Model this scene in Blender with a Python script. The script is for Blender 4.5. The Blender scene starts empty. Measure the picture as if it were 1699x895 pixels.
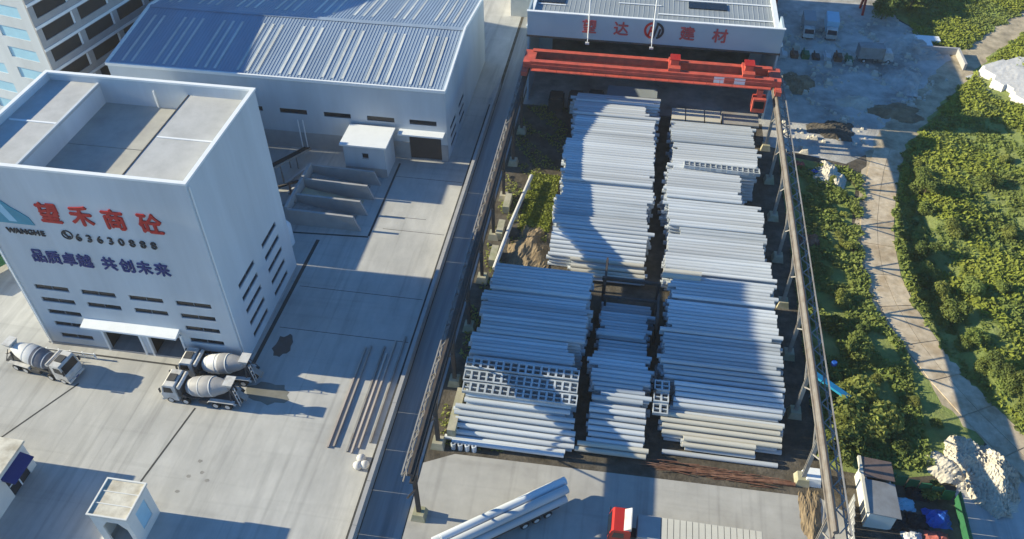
import bpy, math, random
import numpy as np
from mathutils import Vector, Matrix
R = math.radians
rnd = random.Random(7)
SC = bpy.context.scene
COL = SC.collection

# ---------------------------------------------------------------- camera, sky, sun, exposure
cd = bpy.data.cameras.new('camera'); cam = bpy.data.objects.new('camera', cd); COL.objects.link(cam)
cam.location = (0, 0, 75); cam.rotation_euler = (R(90 - 43.2), 0, R(9)); cd.sensor_width = 36; cd.lens = 29.28
cd.clip_start = 1; cd.clip_end = 3000
SC.camera = cam
SUN_EL, SUN_DRIFT = R(21), R(0.8)
w = bpy.data.worlds.new('World'); SC.world = w; w.use_nodes = True
nt = w.node_tree; bg = nt.nodes['Background']
sk = nt.nodes.new('ShaderNodeTexSky'); sk.sky_type = 'NISHITA'; sk.sun_disc = False
sk.sun_elevation = SUN_EL; sk.sun_rotation = R(270) - SUN_DRIFT; sk.air_density = 1.0; sk.dust_density = 0.0; sk.ozone_density = 6.0
hs_ = nt.nodes.new('ShaderNodeHueSaturation'); hs_.inputs['Saturation'].default_value = 1.12
nt.links.new(sk.outputs[0], hs_.inputs['Color']); nt.links.new(hs_.outputs[0], bg.inputs[0]); bg.inputs[1].default_value = 0.11
sl = bpy.data.lights.new('sun', 'SUN'); sl.energy = 5.0; sl.angle = R(0.5); sl.color = (1, 0.91, 0.66)
so = bpy.data.objects.new('sun', sl); COL.objects.link(so); so.location = (-60, 0, 90)
so.rotation_euler = Vector((math.cos(SUN_EL) * math.cos(SUN_DRIFT), math.cos(SUN_EL) * math.sin(SUN_DRIFT), -math.sin(SUN_EL))).to_track_quat('-Z', 'Y').to_euler()
SC.view_settings.view_transform = 'Standard'; SC.view_settings.look = 'None'; SC.view_settings.exposure = 0.92; SC.view_settings.gamma = 1
SC.view_settings.use_curve_mapping = False

# ---------------------------------------------------------------- materials
MATS = {}
def mat(name, col, rough=0.8, var=0.12, scale=0.6, col2=None, amt=0.5, s2=0.12, stretch=(1, 1, 1), metal=0.0, objrand=0.0, bump=0.0, bscale=3.0, spec=0.3, trans=0.0, tracks=0.0):
    m = bpy.data.materials.new(name); MATS[name] = m; m.use_nodes = True
    n = m.node_tree.nodes; l = m.node_tree.links; b = n['Principled BSDF']
    b.inputs['Roughness'].default_value = rough; b.inputs['Metallic'].default_value = metal
    b.inputs['Specular IOR Level'].default_value = spec
    g = n.new('ShaderNodeNewGeometry'); mp = n.new('ShaderNodeMapping'); mp.inputs['Scale'].default_value = stretch
    l.new(g.outputs['Position'], mp.inputs['Vector'])
    def noise(sc, det=5):
        t = n.new('ShaderNodeTexNoise'); t.inputs['Scale'].default_value = sc; t.inputs['Detail'].default_value = det
        t.inputs['Roughness'].default_value = 0.62; l.new(mp.outputs[0], t.inputs['Vector']); return t
    def mapr(src, a, bb, c, d):
        r = n.new('ShaderNodeMapRange'); r.inputs[1].default_value = a; r.inputs[2].default_value = bb; r.inputs[3].default_value = c; r.inputs[4].default_value = d
        l.new(src, r.inputs[0]); return r.outputs[0]
    f1 = mapr(noise(scale).outputs['Fac'], 0.25, 0.75, 1 - var, 1 + var)
    base = n.new('ShaderNodeMix'); base.data_type = 'RGBA'; base.inputs[6].default_value = (*col, 1); base.inputs[7].default_value = (*(col2 or col), 1)
    if col2:
        f2 = mapr(noise(s2, 6).outputs['Fac'], 0.42, 0.66, 0, amt); l.new(f2, base.inputs[0])
    else:
        base.inputs[0].default_value = 0
    fac = f1
    if objrand:
        oi = n.new('ShaderNodeObjectInfo'); q = mapr(oi.outputs['Random'], 0, 1, 1 - objrand, 1 + objrand)
        mm = n.new('ShaderNodeMath'); mm.operation = 'MULTIPLY'; l.new(fac, mm.inputs[0]); l.new(q, mm.inputs[1]); fac = mm.outputs[0]
    vm = n.new('ShaderNodeVectorMath'); vm.operation = 'SCALE'; l.new(base.outputs[2], vm.inputs[0]); l.new(fac, vm.inputs['Scale'])
    l.new(vm.outputs[0], b.inputs['Base Color'])
    if tracks:
        for st, sc_, lo, hi, fac_ in (((1.3, .035, 1), .9, .52, .72, tracks), ((.05, 1.1, 1), .8, .56, .74, tracks * .6), ((.5, .5, 1), .35, .5, .75, -tracks * .5)):
            m2 = n.new('ShaderNodeMapping'); m2.inputs['Scale'].default_value = st; m2.inputs['Rotation'].default_value = (0, 0, R(7)); l.new(g.outputs['Position'], m2.inputs['Vector'])
            t2 = n.new('ShaderNodeTexNoise'); t2.inputs['Scale'].default_value = sc_; t2.inputs['Detail'].default_value = 7; t2.inputs['Distortion'].default_value = .4; l.new(m2.outputs[0], t2.inputs['Vector'])
            v2 = n.new('ShaderNodeVectorMath'); v2.operation = 'SCALE'; l.new(vm.outputs[0], v2.inputs[0]); l.new(mapr(t2.outputs['Fac'], lo, hi, 1, 1 - fac_), v2.inputs['Scale']); vm = v2
        l.new(vm.outputs[0], b.inputs['Base Color'])
    if bump:
        bp = n.new('ShaderNodeBump'); bp.inputs['Strength'].default_value = 0.6; bp.inputs['Distance'].default_value = bump
        l.new(noise(bscale, 6).outputs['Fac'], bp.inputs['Height']); l.new(bp.outputs[0], b.inputs['Normal'])
    if trans:
        tb = n.new('ShaderNodeBsdfTranslucent'); l.new(vm.outputs[0], tb.inputs[0]); mx = n.new('ShaderNodeMixShader'); mx.inputs[0].default_value = trans
        l.new(b.outputs[0], mx.inputs[1]); l.new(tb.outputs[0], mx.inputs[2]); l.new(mx.outputs[0], n['Material Output'].inputs[0])
    return m
mat('soil', (0.075, 0.062, 0.045), 0.95, 0.4, 0.8, (0.12, 0.105, 0.085), 0.8, 0.2, bump=0.15)
mat('yard_concrete', (0.46, 0.45, 0.42), 0.85, 0.1, 0.7, (0.34, 0.335, 0.32), 0.8, 0.16, stretch=(1, 0.4, 1), tracks=0.22)
mat('apron_concrete', (0.40, 0.385, 0.35), 0.85, 0.1, 0.6, (0.30, 0.285, 0.26), 0.6, 0.1, tracks=0.2)
mat('road_concrete', (0.33, 0.33, 0.32), 0.85, 0.15, 0.5, (0.17, 0.17, 0.17), 0.9, 0.35, stretch=(1.6, 0.06, 1))
mat('dust_ground', (0.48, 0.46, 0.42), 0.95, 0.25, 0.5, (0.20, 0.185, 0.16), 0.9, 0.13, bump=0.12)
mat('slab_concrete', (0.54, 0.45, 0.33), 0.95, 0.25, 1.1, (0.36, 0.27, 0.17), 0.9, 0.35, objrand=0.1)
mat('track_dirt', (0.50, 0.41, 0.28), 0.95, 0.2, 0.7, (0.19, 0.16, 0.11), 0.8, 0.3, bump=0.08)
mat('meadow', (0.19, 0.235, 0.065), 0.95, 0.3, 0.7, (0.25, 0.265, 0.09), 0.9, 0.1, bump=0.2)
mat('drain', (0.05, 0.05, 0.05), 0.9, 0.3, 1.5)
mat('stain', (0.09, 0.08, 0.075), 0.8, 0.2, 1.0)
mat('faint_stain', (0.25, 0.24, 0.22), 0.85, 0.25, 1.0); mat('wet_patch', (0.20, 0.195, 0.165), 0.5, 0.25, 0.8, (0.12, 0.12, 0.105), 0.8, 0.4)
mat('red_faded', (0.40, 0.075, 0.08), 0.6, 0.15, 1.5)
mat('white_wall', (0.56, 0.60, 0.63), 0.55, 0.06, 0.5, (0.46, 0.49, 0.51), 0.8, 0.14, stretch=(1, 1, 0.1))
mat('white_trim', (0.78, 0.79, 0.78), 0.5, 0.05, 0.8)
mat('roof_deck', (0.46, 0.46, 0.45), 0.8, 0.1, 0.8, (0.38, 0.38, 0.37), 0.6, 0.3)
mat('pit_floor', (0.40, 0.39, 0.35), 0.85, 0.1, 0.7, (0.30, 0.29, 0.27), 0.6, 0.25)
mat('warehouse_roof', (0.27, 0.34, 0.43), 0.55, 0.12, 0.3, (0.22, 0.275, 0.35), 0.6, 0.08, stretch=(1, 0.2, 1))
mat('roof_panel', (0.55, 0.56, 0.53), 0.5, 0.15, 0.6, objrand=0.12)
mat('warehouse_wall', (0.53, 0.57, 0.60), 0.6, 0.06, 0.3, (0.40, 0.42, 0.43), 0.6, 0.12, stretch=(1, 1, 0.2))
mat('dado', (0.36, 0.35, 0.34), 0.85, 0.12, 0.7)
mat('glass', (0.012, 0.016, 0.022), 0.15, 0.1, 1.0, spec=0.4)
mat('window_frame', (0.16, 0.18, 0.2), 0.5, 0.1, 1.0)
mat('dark_inside', (0.03, 0.028, 0.028), 0.9, 0.2, 1.0)  # near-black colour stands in for the shade inside openings
mat('dark_panel', (0.07, 0.055, 0.05), 0.7, 0.1, 1.0)
mat('red_paint', (0.42, 0.02, 0.02), 0.5, 0.06, 2.0)
mat('blue_paint', (0.012, 0.03, 0.16), 0.5, 0.06, 2.0)
mat('black_paint', (0.02, 0.025, 0.035), 0.5, 0.1, 2.0)
mat('teal_paint', (0.06, 0.28, 0.38), 0.5, 0.1, 1.0)
mat('pale_blue_paint', (0.32, 0.55, 0.68), 0.5, 0.06, 1.0)
mat('crane_red', (0.56, 0.10, 0.065), 0.6, 0.2, 1.2, (0.36, 0.08, 0.06), 0.8, 0.7)
mat('grey_cladding', (0.33, 0.41, 0.46), 0.55, 0.06, 0.3)
mat('grey_roof', (0.27, 0.30, 0.32), 0.6, 0.06, 0.3, (0.22, 0.25, 0.27), 0.5, 0.1)
mat('pipe_concrete', (0.55, 0.58, 0.60), 0.8, 0.12, 0.6, (0.42, 0.43, 0.43), 0.7, 0.3, stretch=(0.3, 1, 1), objrand=0.17)
mat('pipe_dark', (0.42, 0.45, 0.47), 0.85, 0.12, 0.5, objrand=0.15, stretch=(0.3, 1, 1))
mat('pipe_cream', (0.52, 0.49, 0.41), 0.85, 0.1, 0.5, objrand=0.08, stretch=(0.3, 1, 1))
mat('plinth', (0.42, 0.38, 0.28), 0.9, 0.2, 0.8, (0.2, 0.22, 0.10), 0.6, 0.5)
mat('steel_grey', (0.30, 0.29, 0.27), 0.6, 0.12, 1.2, (0.22, 0.17, 0.13), 0.6, 0.7)
mat('runway_grey', (0.19, 0.175, 0.16), 0.65, 0.15, 1.2, (0.13, 0.10, 0.08), 0.7, 0.7)
mat('steel_dark', (0.055, 0.052, 0.05), 0.7, 0.25, 1.2, (0.11, 0.07, 0.05), 0.6, 0.8)
mat('steel_pale', (0.52, 0.51, 0.50), 0.5, 0.1, 1.2)
mat('rust', (0.15, 0.07, 0.045), 0.85, 0.35, 1.5, (0.26, 0.15, 0.10), 0.8, 0.9)
mat('timber', (0.44, 0.38, 0.33), 0.85, 0.2, 1.2, stretch=(1, 0.2, 1), objrand=0.2)
mat('truck_white', (0.58, 0.57, 0.55), 0.5, 0.12, 1.0, (0.36, 0.34, 0.31), 0.8, 0.8)
mat('drum_grey', (0.34, 0.33, 0.325), 0.6, 0.12, 1.0, (0.27, 0.265, 0.265), 0.6, 0.7)
mat('drum_white', (0.62, 0.61, 0.59), 0.6, 0.1, 1.0)
mat('drum_dark', (0.17, 0.165, 0.18), 0.6, 0.15, 1.0)
mat('tyre', (0.02, 0.02, 0.021), 0.9, 0.2, 2.0)
mat('chassis', (0.06, 0.06, 0.062), 0.8, 0.3, 1.5)
mat('truck_red', (0.40, 0.025, 0.02), 0.4, 0.1, 1.0)
mat('booth_white', (0.68, 0.67, 0.62), 0.6, 0.06, 0.8)
mat('booth_roof', (0.64, 0.60, 0.50), 0.8, 0.12, 0.9, (0.34, 0.29, 0.21), 0.8, 0.5)
mat('tarp_blue', (0.02, 0.10, 0.42), 0.5, 0.25, 1.5)
mat('sheet_blue', (0.04, 0.36, 0.55), 0.5, 0.15, 1.2)
mat('green_paint', (0.03, 0.13, 0.055), 0.6, 0.15, 1.0)
mat('tin_grey', (0.26, 0.265, 0.265), 0.6, 0.15, 0.8, (0.19, 0.17, 0.15), 0.6, 0.6)
mat('brown_roof', (0.17, 0.12, 0.10), 0.8, 0.2, 0.9)
mat('rubble', (0.56, 0.51, 0.42), 0.95, 0.2, 1.2, (0.40, 0.35, 0.27), 0.7, 0.6, bump=0.3, bscale=1.5)
mat('spoil_brown', (0.24, 0.18, 0.11), 0.95, 0.3, 0.9, (0.14, 0.10, 0.06), 0.7, 0.5, bump=0.2, bscale=2)
mat('aggregate', (0.26, 0.255, 0.24), 0.95, 0.25, 1.5, bump=0.1)
mat('sand', (0.42, 0.36, 0.25), 0.95, 0.15, 1.2, bump=0.08)
mat('trunk', (0.09, 0.065, 0.045), 0.9, 0.2, 2.0)
mat('leaf_a', (0.19, 0.24, 0.06), 0.75, 0.3, 0.35, (0.23, 0.26, 0.07), 0.8, 0.25, objrand=0.25, spec=0.2, trans=0.4)
mat('leaf_b', (0.13, 0.18, 0.05), 0.75, 0.3, 0.35, (0.19, 0.225, 0.06), 0.7, 0.25, objrand=0.25, spec=0.2, trans=0.35)
mat('leaf_c', (0.25, 0.28, 0.07), 0.75, 0.3, 0.35, (0.26, 0.27, 0.07), 0.8, 0.2, objrand=0.2, spec=0.2, trans=0.4)
mat('grass_blade', (0.24, 0.28, 0.045), 0.8, 0.3, 0.6, (0.27, 0.29, 0.06), 0.7, 0.3, spec=0.15, trans=0.3)
mat('rag_red', (0.34, 0.10, 0.08), 0.9, 0.2, 1.0); mat('rag_pale', (0.55, 0.53, 0.50), 0.9, 0.2, 1.0, objrand=0.2)

# ---------------------------------------------------------------- mesh helpers
class MB:
    def __init__(s): s.v = []; s.f = []; s.smooth = False
    def add(s, vs, fs):
        o = len(s.v); s.v += [tuple(q) for q in vs]; s.f += [tuple(i + o for i in f) for f in fs]; return s
    def box(s, x0, x1, y0, y1, z0, z1):
        return s.add([(x0, y0, z0), (x1, y0, z0), (x1, y1, z0), (x0, y1, z0), (x0, y0, z1), (x1, y0, z1), (x1, y1, z1), (x0, y1, z1)],
                     [(0, 3, 2, 1), (4, 5, 6, 7), (0, 1, 5, 4), (1, 2, 6, 5), (2, 3, 7, 6), (3, 0, 4, 7)])
    def hexa(s, b, t):      # 4 bottom points, 4 top points (ccw)
        return s.add(list(b) + list(t), [(0, 3, 2, 1), (4, 5, 6, 7), (0, 1, 5, 4), (1, 2, 6, 5), (2, 3, 7, 6), (3, 0, 4, 7)])
    def prism(s, poly, axis, a, b):     # polygon in the two other axes, extruded along axis a..b
        def P(u, v, t): return {'x': (t, u, v), 'y': (u, t, v), 'z': (u, v, t)}[axis]
        n = len(poly); vs = [P(u, v, a) for u, v in poly] + [P(u, v, b) for u, v in poly]
        fs = [tuple(range(n)), tuple(range(2 * n - 1, n - 1, -1))] + [(i, i + n, (i + 1) % n + n, (i + 1) % n) for i in range(n)]
        return s.add(vs, fs)
    def bar(s, p, q, wd, ht=None):
        p, q = Vector(p), Vector(q); ht = ht or wd; d = (q - p).normalized(); u = d.cross(Vector((0, 0, 1)))
        u = Vector((1, 0, 0)) if u.length < 1e-4 else u.normalized()
        v = u.cross(d); u = u * wd / 2; v = v * ht / 2
        return s.hexa([p - u - v, p + u - v, q + u - v, q - u - v], [p - u + v, p + u + v, q + u + v, q - u + v])
    def cyl(s, p, q, r, n=12, r2=None, cap=True):
        p, q = Vector(p), Vector(q); r2 = r if r2 is None else r2; d = (q - p).normalized()
        u = d.orthogonal().normalized(); v = d.cross(u); vs = []
        for c, rr in ((p, r), (q, r2)):
            for i in range(n):
                a = 2 * math.pi * i / n; vs.append(c + (u * math.cos(a) + v * math.sin(a)) * rr)
        fs = [(i, (i + 1) % n, (i + 1) % n + n, i + n) for i in range(n)]
        if cap: fs += [tuple(range(n - 1, -1, -1)), tuple(range(n, 2 * n))]
        return s.add(vs, fs)
    def pipe(s, p, q, r, ri, n=10, dep=0.8):        # thick-walled hollow pipe (bore modelled for dep at both ends)
        p, q = Vector(p), Vector(q); d = (q - p).normalized(); u = d.orthogonal().normalized(); v = d.cross(u); vs = []
        for c, rr in ((p + d * dep, ri), (p, ri), (p, r), (q, r), (q, ri), (q - d * dep, ri)):
            for i in range(n):
                a = 2 * math.pi * i / n; vs.append(c + (u * math.cos(a) + v * math.sin(a)) * rr)
        fs = []
        for k in range(5): fs += [(k * n + i, k * n + (i + 1) % n, (k + 1) * n + (i + 1) % n, (k + 1) * n + i) for i in range(n)]
        fs += [tuple(range(n)), tuple(range(6 * n - 1, 5 * n - 1, -1))]
        return s.add(vs, fs)
    def lathe(s, pts, origin, axis, n=20):          # pts: (distance along axis, radius)
        o = Vector(origin); d = Vector(axis).normalized(); u = d.orthogonal().normalized(); v = d.cross(u); vs = []
        for t, r in pts:
            for i in range(n):
                a = 2 * math.pi * i / n; vs.append(o + d * t + (u * math.cos(a) + v * math.sin(a)) * r)
        fs = []
        for k in range(len(pts) - 1): fs += [(k * n + i, k * n + (i + 1) % n, (k + 1) * n + (i + 1) % n, (k + 1) * n + i) for i in range(n)]
        fs += [tuple(range(n - 1, -1, -1)), tuple(range((len(pts) - 1) * n, len(pts) * n))]
        s.smooth = True
        return s.add(vs, fs)
    def wall(s, axis, c0, c1, a0, a1, z0, z1, holes):   # wall slab with openings; axis = normal axis
        us = sorted({a0, a1} | {h[0] for h in holes} | {h[1] for h in holes}); zs = sorted({z0, z1} | {h[2] for h in holes} | {h[3] for h in holes})
        for j in range(len(zs) - 1):
            zm = (zs[j] + zs[j + 1]) / 2; run = None
            for i in range(len(us)):
                solid = False
                if i < len(us) - 1:
                    um = (us[i] + us[i + 1]) / 2; solid = not any(h[0] < um < h[1] and h[2] < zm < h[3] for h in holes)
                if solid and run is None: run = us[i]
                if not solid and run is not None:
                    if axis == 'y': s.box(run, us[i], c0, c1, zs[j], zs[j + 1])
                    else: s.box(c0, c1, run, us[i], zs[j], zs[j + 1])
                    run = None
        return s
    def mesh(s, name, m):
        me = bpy.data.meshes.new(name); me.from_pydata(s.v, [], s.f); me.materials.append(MATS[m]); me.update()
        if s.smooth:
            me.polygons.foreach_set('use_smooth', [True] * len(me.polygons)); me.set_sharp_from_angle(angle=R(40))
        return me
def link(name, me, parent=None, loc=None, rot=None):
    o = bpy.data.objects.new(name, me); COL.objects.link(o)
    if parent is not None: o.parent = parent
    if loc is not None: o.location = loc
    if rot is not None: o.rotation_euler = rot
    return o
def part(name, mb, m, parent, world=True, label=None):   # world=True: mesh given in scene coordinates under an unrotated parent
    o = link(name, mb.mesh(name, m), parent)
    if world:
        p = parent; off = Vector((0, 0, 0))
        while p is not None: off += p.location; p = p.parent
        o.location = -off
    if label: o['label'] = label
    return o
def tag(o, label, cat, group=None):
    o['label'] = label; o['category'] = cat
    if group: o['group'] = group
    return o
def thing(name, label, cat, loc=(0, 0, 0), rz=0, group=None):
    o = link(name, None, None, loc, (0, 0, rz)); o.empty_display_size = 0.5
    return tag(o, label, cat, group)
def single(name, mb, m, label, cat, group=None): return tag(link(name, mb.mesh(name, m)), label, cat, group)
def struct(name, mb, m):
    o = link(name, mb.mesh(name, m)); o['kind'] = 'structure'; return o
def stuff(name, mb, m, label, cat=None):
    o = link(name, mb.mesh(name, m)); o['kind'] = 'stuff'; o['label'] = label
    if cat: o['category'] = cat
    return o
def copy_tree(o, parent=None):
    c = o.copy(); COL.objects.link(c); c.parent = parent
    for ch in list(o.children): copy_tree(ch, c)
    return c
def sheet(x0, x1, y0, y1, z): return MB().add([(x0, y0, z), (x1, y0, z), (x1, y1, z), (x0, y1, z)], [(0, 1, 2, 3)])
def polysheet(pts, z): return MB().add([(x, y, z) for x, y in pts], [tuple(range(len(pts)))])
def text_mesh(name, body, size, m, ext=0.05, bold=0.0):
    c = bpy.data.curves.new('t', 'FONT'); c.body = body; c.size = size; c.extrude = ext; c.align_x = 'CENTER'; c.align_y = 'CENTER'; c.resolution_u = 3
    o = bpy.data.objects.new('t', c); COL.objects.link(o); bpy.context.view_layer.update()
    dg = bpy.context.evaluated_depsgraph_get(); me = bpy.data.meshes.new_from_object(o.evaluated_get(dg))
    bpy.data.objects.remove(o); bpy.data.curves.remove(c); me.name = name
    xs = [v.co.x for v in me.vertices]; ys = [v.co.y for v in me.vertices]
    cx, cy = (min(xs) + max(xs)) / 2, (min(ys) + max(ys)) / 2
    for v in me.vertices: v.co.x -= cx; v.co.y -= cy
    if bold:
        V = [tuple(v.co) for v in me.vertices]; F = [tuple(p.vertices) for p in me.polygons]; vs, fs = [], []
        for k, (dx, dy) in enumerate(((0, 0), (bold, 0), (-bold, 0), (0, bold), (0, -bold))):
            o_ = len(vs); vs += [(x + dx, y + dy, z + .004 * k) for x, y, z in V]; fs += [tuple(i + o_ for i in f) for f in F]
        bpy.data.meshes.remove(me); me = bpy.data.meshes.new(name); me.from_pydata(vs, [], fs)
    me.materials.clear(); me.materials.append(MATS[m]); return me
def glyph(name, body, size, m, x, y, z, parent, bold=0.0, sx=1.0, sy=1.0):
    me = text_mesh(name, body, size, m, 0.05, bold); off = parent.location
    o = link(name, me, parent, (x - off.x, y - off.y, z - off.z), (R(90), 0, 0)); o.scale = (sx, sy, 1); return o

# ---------------------------------------------------------------- the setting: ground sheets
struct('ground', sheet(-600, 600, -200, 900, 0.0), 'soil')
yard = struct('concrete_yard', sheet(-170, -21.9, -20, 170, 0.02), 'yard_concrete')
road = struct('service_road', sheet(-21.4, -17.2, -20, 210, 0.02), 'road_concrete')
struct('apron', polysheet([(-17.1, -20), (26, -20), (26, 49), (23.8, 50.2), (-14, 49.6), (-17.1, 48)], 0.016), 'apron_concrete')
struct('dusty_ground', polysheet([(22, 113), (34, 110), (43, 118), (52, 130), (58, 142), (56, 152), (50, 160), (48, 230), (-17, 230), (-17, 119), (22, 119)], 0.012), 'dust_ground')
for pts, wd in (([(-58.6, 52.2), (-63.2, 43.5)], 0.22), ([(-43.9, 51.0), (-45.6, 40.0)], 0.22), ([(-22.35, 20), (-22.35, 118)], 0.45),
                ([(-40.0, 57.0), (-39.6, 80.6)], 0.5), ([(-33.0, 82.4), (-33.0, 99.5)], 0.3), ([(-46, 81.4), (-33, 82.2)], 0.3), ([(-66.5, 56.5), (-39.5, 56.5)], 0.25)):
    a, b = Vector((*pts[0], 0.024)), Vector((*pts[1], 0.024)); d = (b - a).normalized(); u = Vector((-d.y, d.x, 0)) * wd / 2
    part('drain_channel', MB().add([a - u, b - u, b + u, a + u], [(0, 1, 2, 3)]), 'drain', yard)
for yy, xa, xb in ((84.2, -31.5, -22.8), (87.0, -32, -26), (96.2, -33, -22.8), (71.5, -39, -22.8), (64.2, -39, -22.8)):
    part('slab_joint', sheet(xa, xb, yy, yy + 0.09, 0.024), 'stain', yard)
def blot(cx, cy, rx, ry, z, parent, seed, m='stain', name='oil_stain'):
    q = random.Random(seed); n = 18; pts = []
    for i in range(n):
        a = 2 * math.pi * i / n; k = 0.75 + 0.4 * q.random(); pts.append((cx + math.cos(a) * rx * k, cy + math.sin(a) * ry * k))
    part(name, polysheet(pts, z), m, parent)
blot(-37.5, 61.5, 1.1, 1.9, 0.025, yard, 3)
for i, (x, y) in enumerate(((-40.4, 44.5), (-39.6, 43.2), (-40.8, 42.6), (-41.2, 40.7), (-38.7, 42.4))): blot(x, y, 0.26, 0.2, 0.025, yard, 20 + i, 'faint_stain')
blot(-36.6, 54.3, 2.6, 1.5, 0.0245, yard, 51, 'wet_patch', 'wet_patch')

# boundary wall between the yard and the service road
wl = thing('boundary_wall', 'long low concrete wall between the pale yard and the service road', 'wall', (-21.65, 70, 0))
for k in range(22):
    y0 = 14 + k * 5.0
    part('wall_panel', MB().box(-21.78, -21.52, y0 + 0.02, y0 + 4.98, 0, 1.55), 'dado', wl)
    part('coping', MB().box(-21.86, -21.42, y0, y0 + 4.97, 1.55, 1.68), 'dado', wl)

# ---------------------------------------------------------------- concrete batching tower
X0, X1, Y0, Y1, H = -65.4, -40.6, 57.6, 75.0, 26.6
tw = thing('batching_tower', 'tall white concrete batching tower with red and blue lettering', 'tower', ((X0 + X1) / 2, (Y0 + Y1) / 2, 0))
rows = [9.7, 7.7, 5.7, 3.7, 1.7]
cols = [(-63.3, -59.2), (-57.7, -53.6), (-52.0, -48.0), (-46.5, -42.4)]
fw = [(a, b, z - 0.37, z + 0.37) for i, (a, b) in enumerate(cols) for j, z in enumerate(rows) if not (i in (1, 2) and j > 1)]
drs = [(-57.4, -53.0, 0.0, 3.95), (-51.8, -47.7, 0.0, 3.95)]
part('wall', MB().wall('y', Y0, Y0 + 0.3, X0, X1, 0, H, fw + drs), 'white_wall', tw)
sw = [(a, b, z - 0.37, z + 0.37) for a, b in ((61.0, 65.4), (67.9, 72.3)) for z in rows]
part('wall', MB().wall('x', X1 - 0.3, X1, Y0 + 0.3, Y1, 0, H, sw), 'white_wall', tw)
part('wall', MB().box(X0, X0 + 0.3, Y0 + 0.3, Y1, 0, H), 'white_wall', tw)
part('wall', MB().box(X0 + 0.3, X1 - 0.3, Y1 - 0.3, Y1, 0, H), 'white_wall', tw)
for a, b, c, d in fw:
    f = part('window', MB().box(a, b, Y0 + 0.1, Y0 + 0.16, c, c + 0.07).box(a, b, Y0 + 0.1, Y0 + 0.16, d - 0.07, d).box((a + b) / 2 - .04, (a + b) / 2 + .04, Y0 + 0.1, Y0 + 0.16, c + .07, d - .07), 'window_frame', tw)
    part('pane', MB().box(a, b, Y0 + 0.17, Y0 + 0.19, c, d), 'glass', f)
for a, b, c, d in sw:
    f = part('window', MB().box(X1 - .16, X1 - .1, a, b, c, c + .07).box(X1 - .16, X1 - .1, a, b, d - .07, d).box(X1 - .16, X1 - .1, (a + b) / 2 - .04, (a + b) / 2 + .04, c + .07, d - .07), 'window_frame', tw)
    part('pane', MB().box(X1 - .19, X1 - .17, a, b, c, d), 'glass', f)
for a, b, c, d in drs:
    f = part('door_frame', MB().box(a - .25, a, Y0 - .12, Y0 - .002, 0, d + .25).box(b, b + .25, Y0 - .12, Y0 - .002, 0, d + .25).box(a, b, Y0 - .12, Y0 - .002, d, d + .25), 'white_trim', tw)
    part('dark_panel', MB().box(a - .1, b + .1, Y0 + 4.5, Y0 + 4.6, 0, d + .3), 'dark_inside', f)  # back panel and lining below put the doorway's shade into their colour
    part('shade_lining', MB().box(a - .15, a - .1, Y0 + .32, Y0 + 4.5, 0, d + .3).box(b + .1, b + .15, Y0 + .32, Y0 + 4.5, 0, d + .3).box(a - .1, b + .1, Y0 + .32, Y0 + 4.5, d + .3, d + .35), 'dark_inside', f)
cn = part('canopy', MB().hexa([(-59.0, 56.4, 4.7), (-47.4, 56.4, 4.7), (-47.4, Y0 - .01, 4.85), (-59.0, Y0 - .01, 4.85)], [(-59.0, 56.4, 4.95), (-47.4, 56.4, 4.95), (-47.4, Y0 - .01, 5.3), (-59.0, Y0 - .01, 5.3)]), 'white_trim', tw)
for x in (-58.8, -53.2, -47.6): part('bracket', MB().bar((x, 56.5, 4.68), (x, Y0 - .03, 4.3), 0.1), 'steel_pale', cn)
part('plinth_strip', MB().box(X0 - .08, X1 + .08, Y0 - .1, Y0 - .003, 0, 0.28).box(X1 + .003, X1 + .1, Y0, Y1, 0, 0.28), 'dado', tw)
for (x, y) in ((X1 + .09, Y0 + .35), (X0 + 0.4, Y0 - .1)):
    part('downpipe', MB().cyl((x, y, 0), (x, y, H - .4), 0.09, 8), 'white_trim', tw)
# coping of the parapet
for q in ((X0 - .12, X1 + .12, Y0 - .12, Y0 + .34), (X0 - .12, X1 + .12, Y1 - .34, Y1 + .12)): part('coping', MB().box(*q, H, H + .22), 'white_trim', tw)
for q in ((X0 - .12, X0 + .34), (X1 - .34, X1 + .12)): part('coping', MB().box(*q, Y0 + .34, Y1 - .34, H, H + .22), 'white_trim', tw)
# roof decks and the sunken bay
PXL, PXR, ZP, ZL, ZR = -59.1, -48.5, 23.4, 25.85, 25.35
for a, b, ZD in ((X0 + .3, PXL, ZL), (PXR, X1 - .3, ZR)):
    for c, d in ((Y0 + .3, 66.4), (66.45, Y1 - .3)):
        part('roof_deck', MB().box(a, b, c, d, ZD - .25, ZD), 'roof_deck', tw)
    part('roof_joint', MB().box(a + .3, b - .1, 66.3, 66.55, ZD + .005, ZD + .09), 'white_trim', tw)
part('pit_wall', MB().box(PXL - .25, PXL, Y0 + .3, Y1 - .3, ZP - .3, ZL - .26).box(PXL - .25, PXL + .03, Y0 + .3, Y1 - .3, ZL + .003, ZL + .14), 'white_wall', tw)
part('pit_wall', MB().box(PXR, PXR + .25, Y0 + .3, Y1 - .3, ZP - .3, ZR - .26), 'white_wall', tw)
part('pit_edge', MB().box(PXR - .06, PXR + .05, Y0 + .3, Y1 - .3, ZR + .003, ZR + .06), 'steel_dark', tw)
for c, d in ((Y0 + .3, 66.4), (66.5, Y1 - .3)): part('pit_floor', MB().box(PXL, PXR, c, d, ZP - .2, ZP), 'pit_floor', tw)
part('pit_downpipe', MB().cyl((-52.6, Y1 - .42, ZP), (-52.6, Y1 - .42, H - 1), 0.09, 8), 'white_trim', tw)
YF = Y0 - 0.06
for ch, x in zip('望禾商砼', (-56.9, -53.3, -49.75, -45.85)): glyph('sign_character', ch, 2.75, 'red_paint', x, YF, 21.2, tw, 0.09, 0.92, 1.0)
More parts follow.
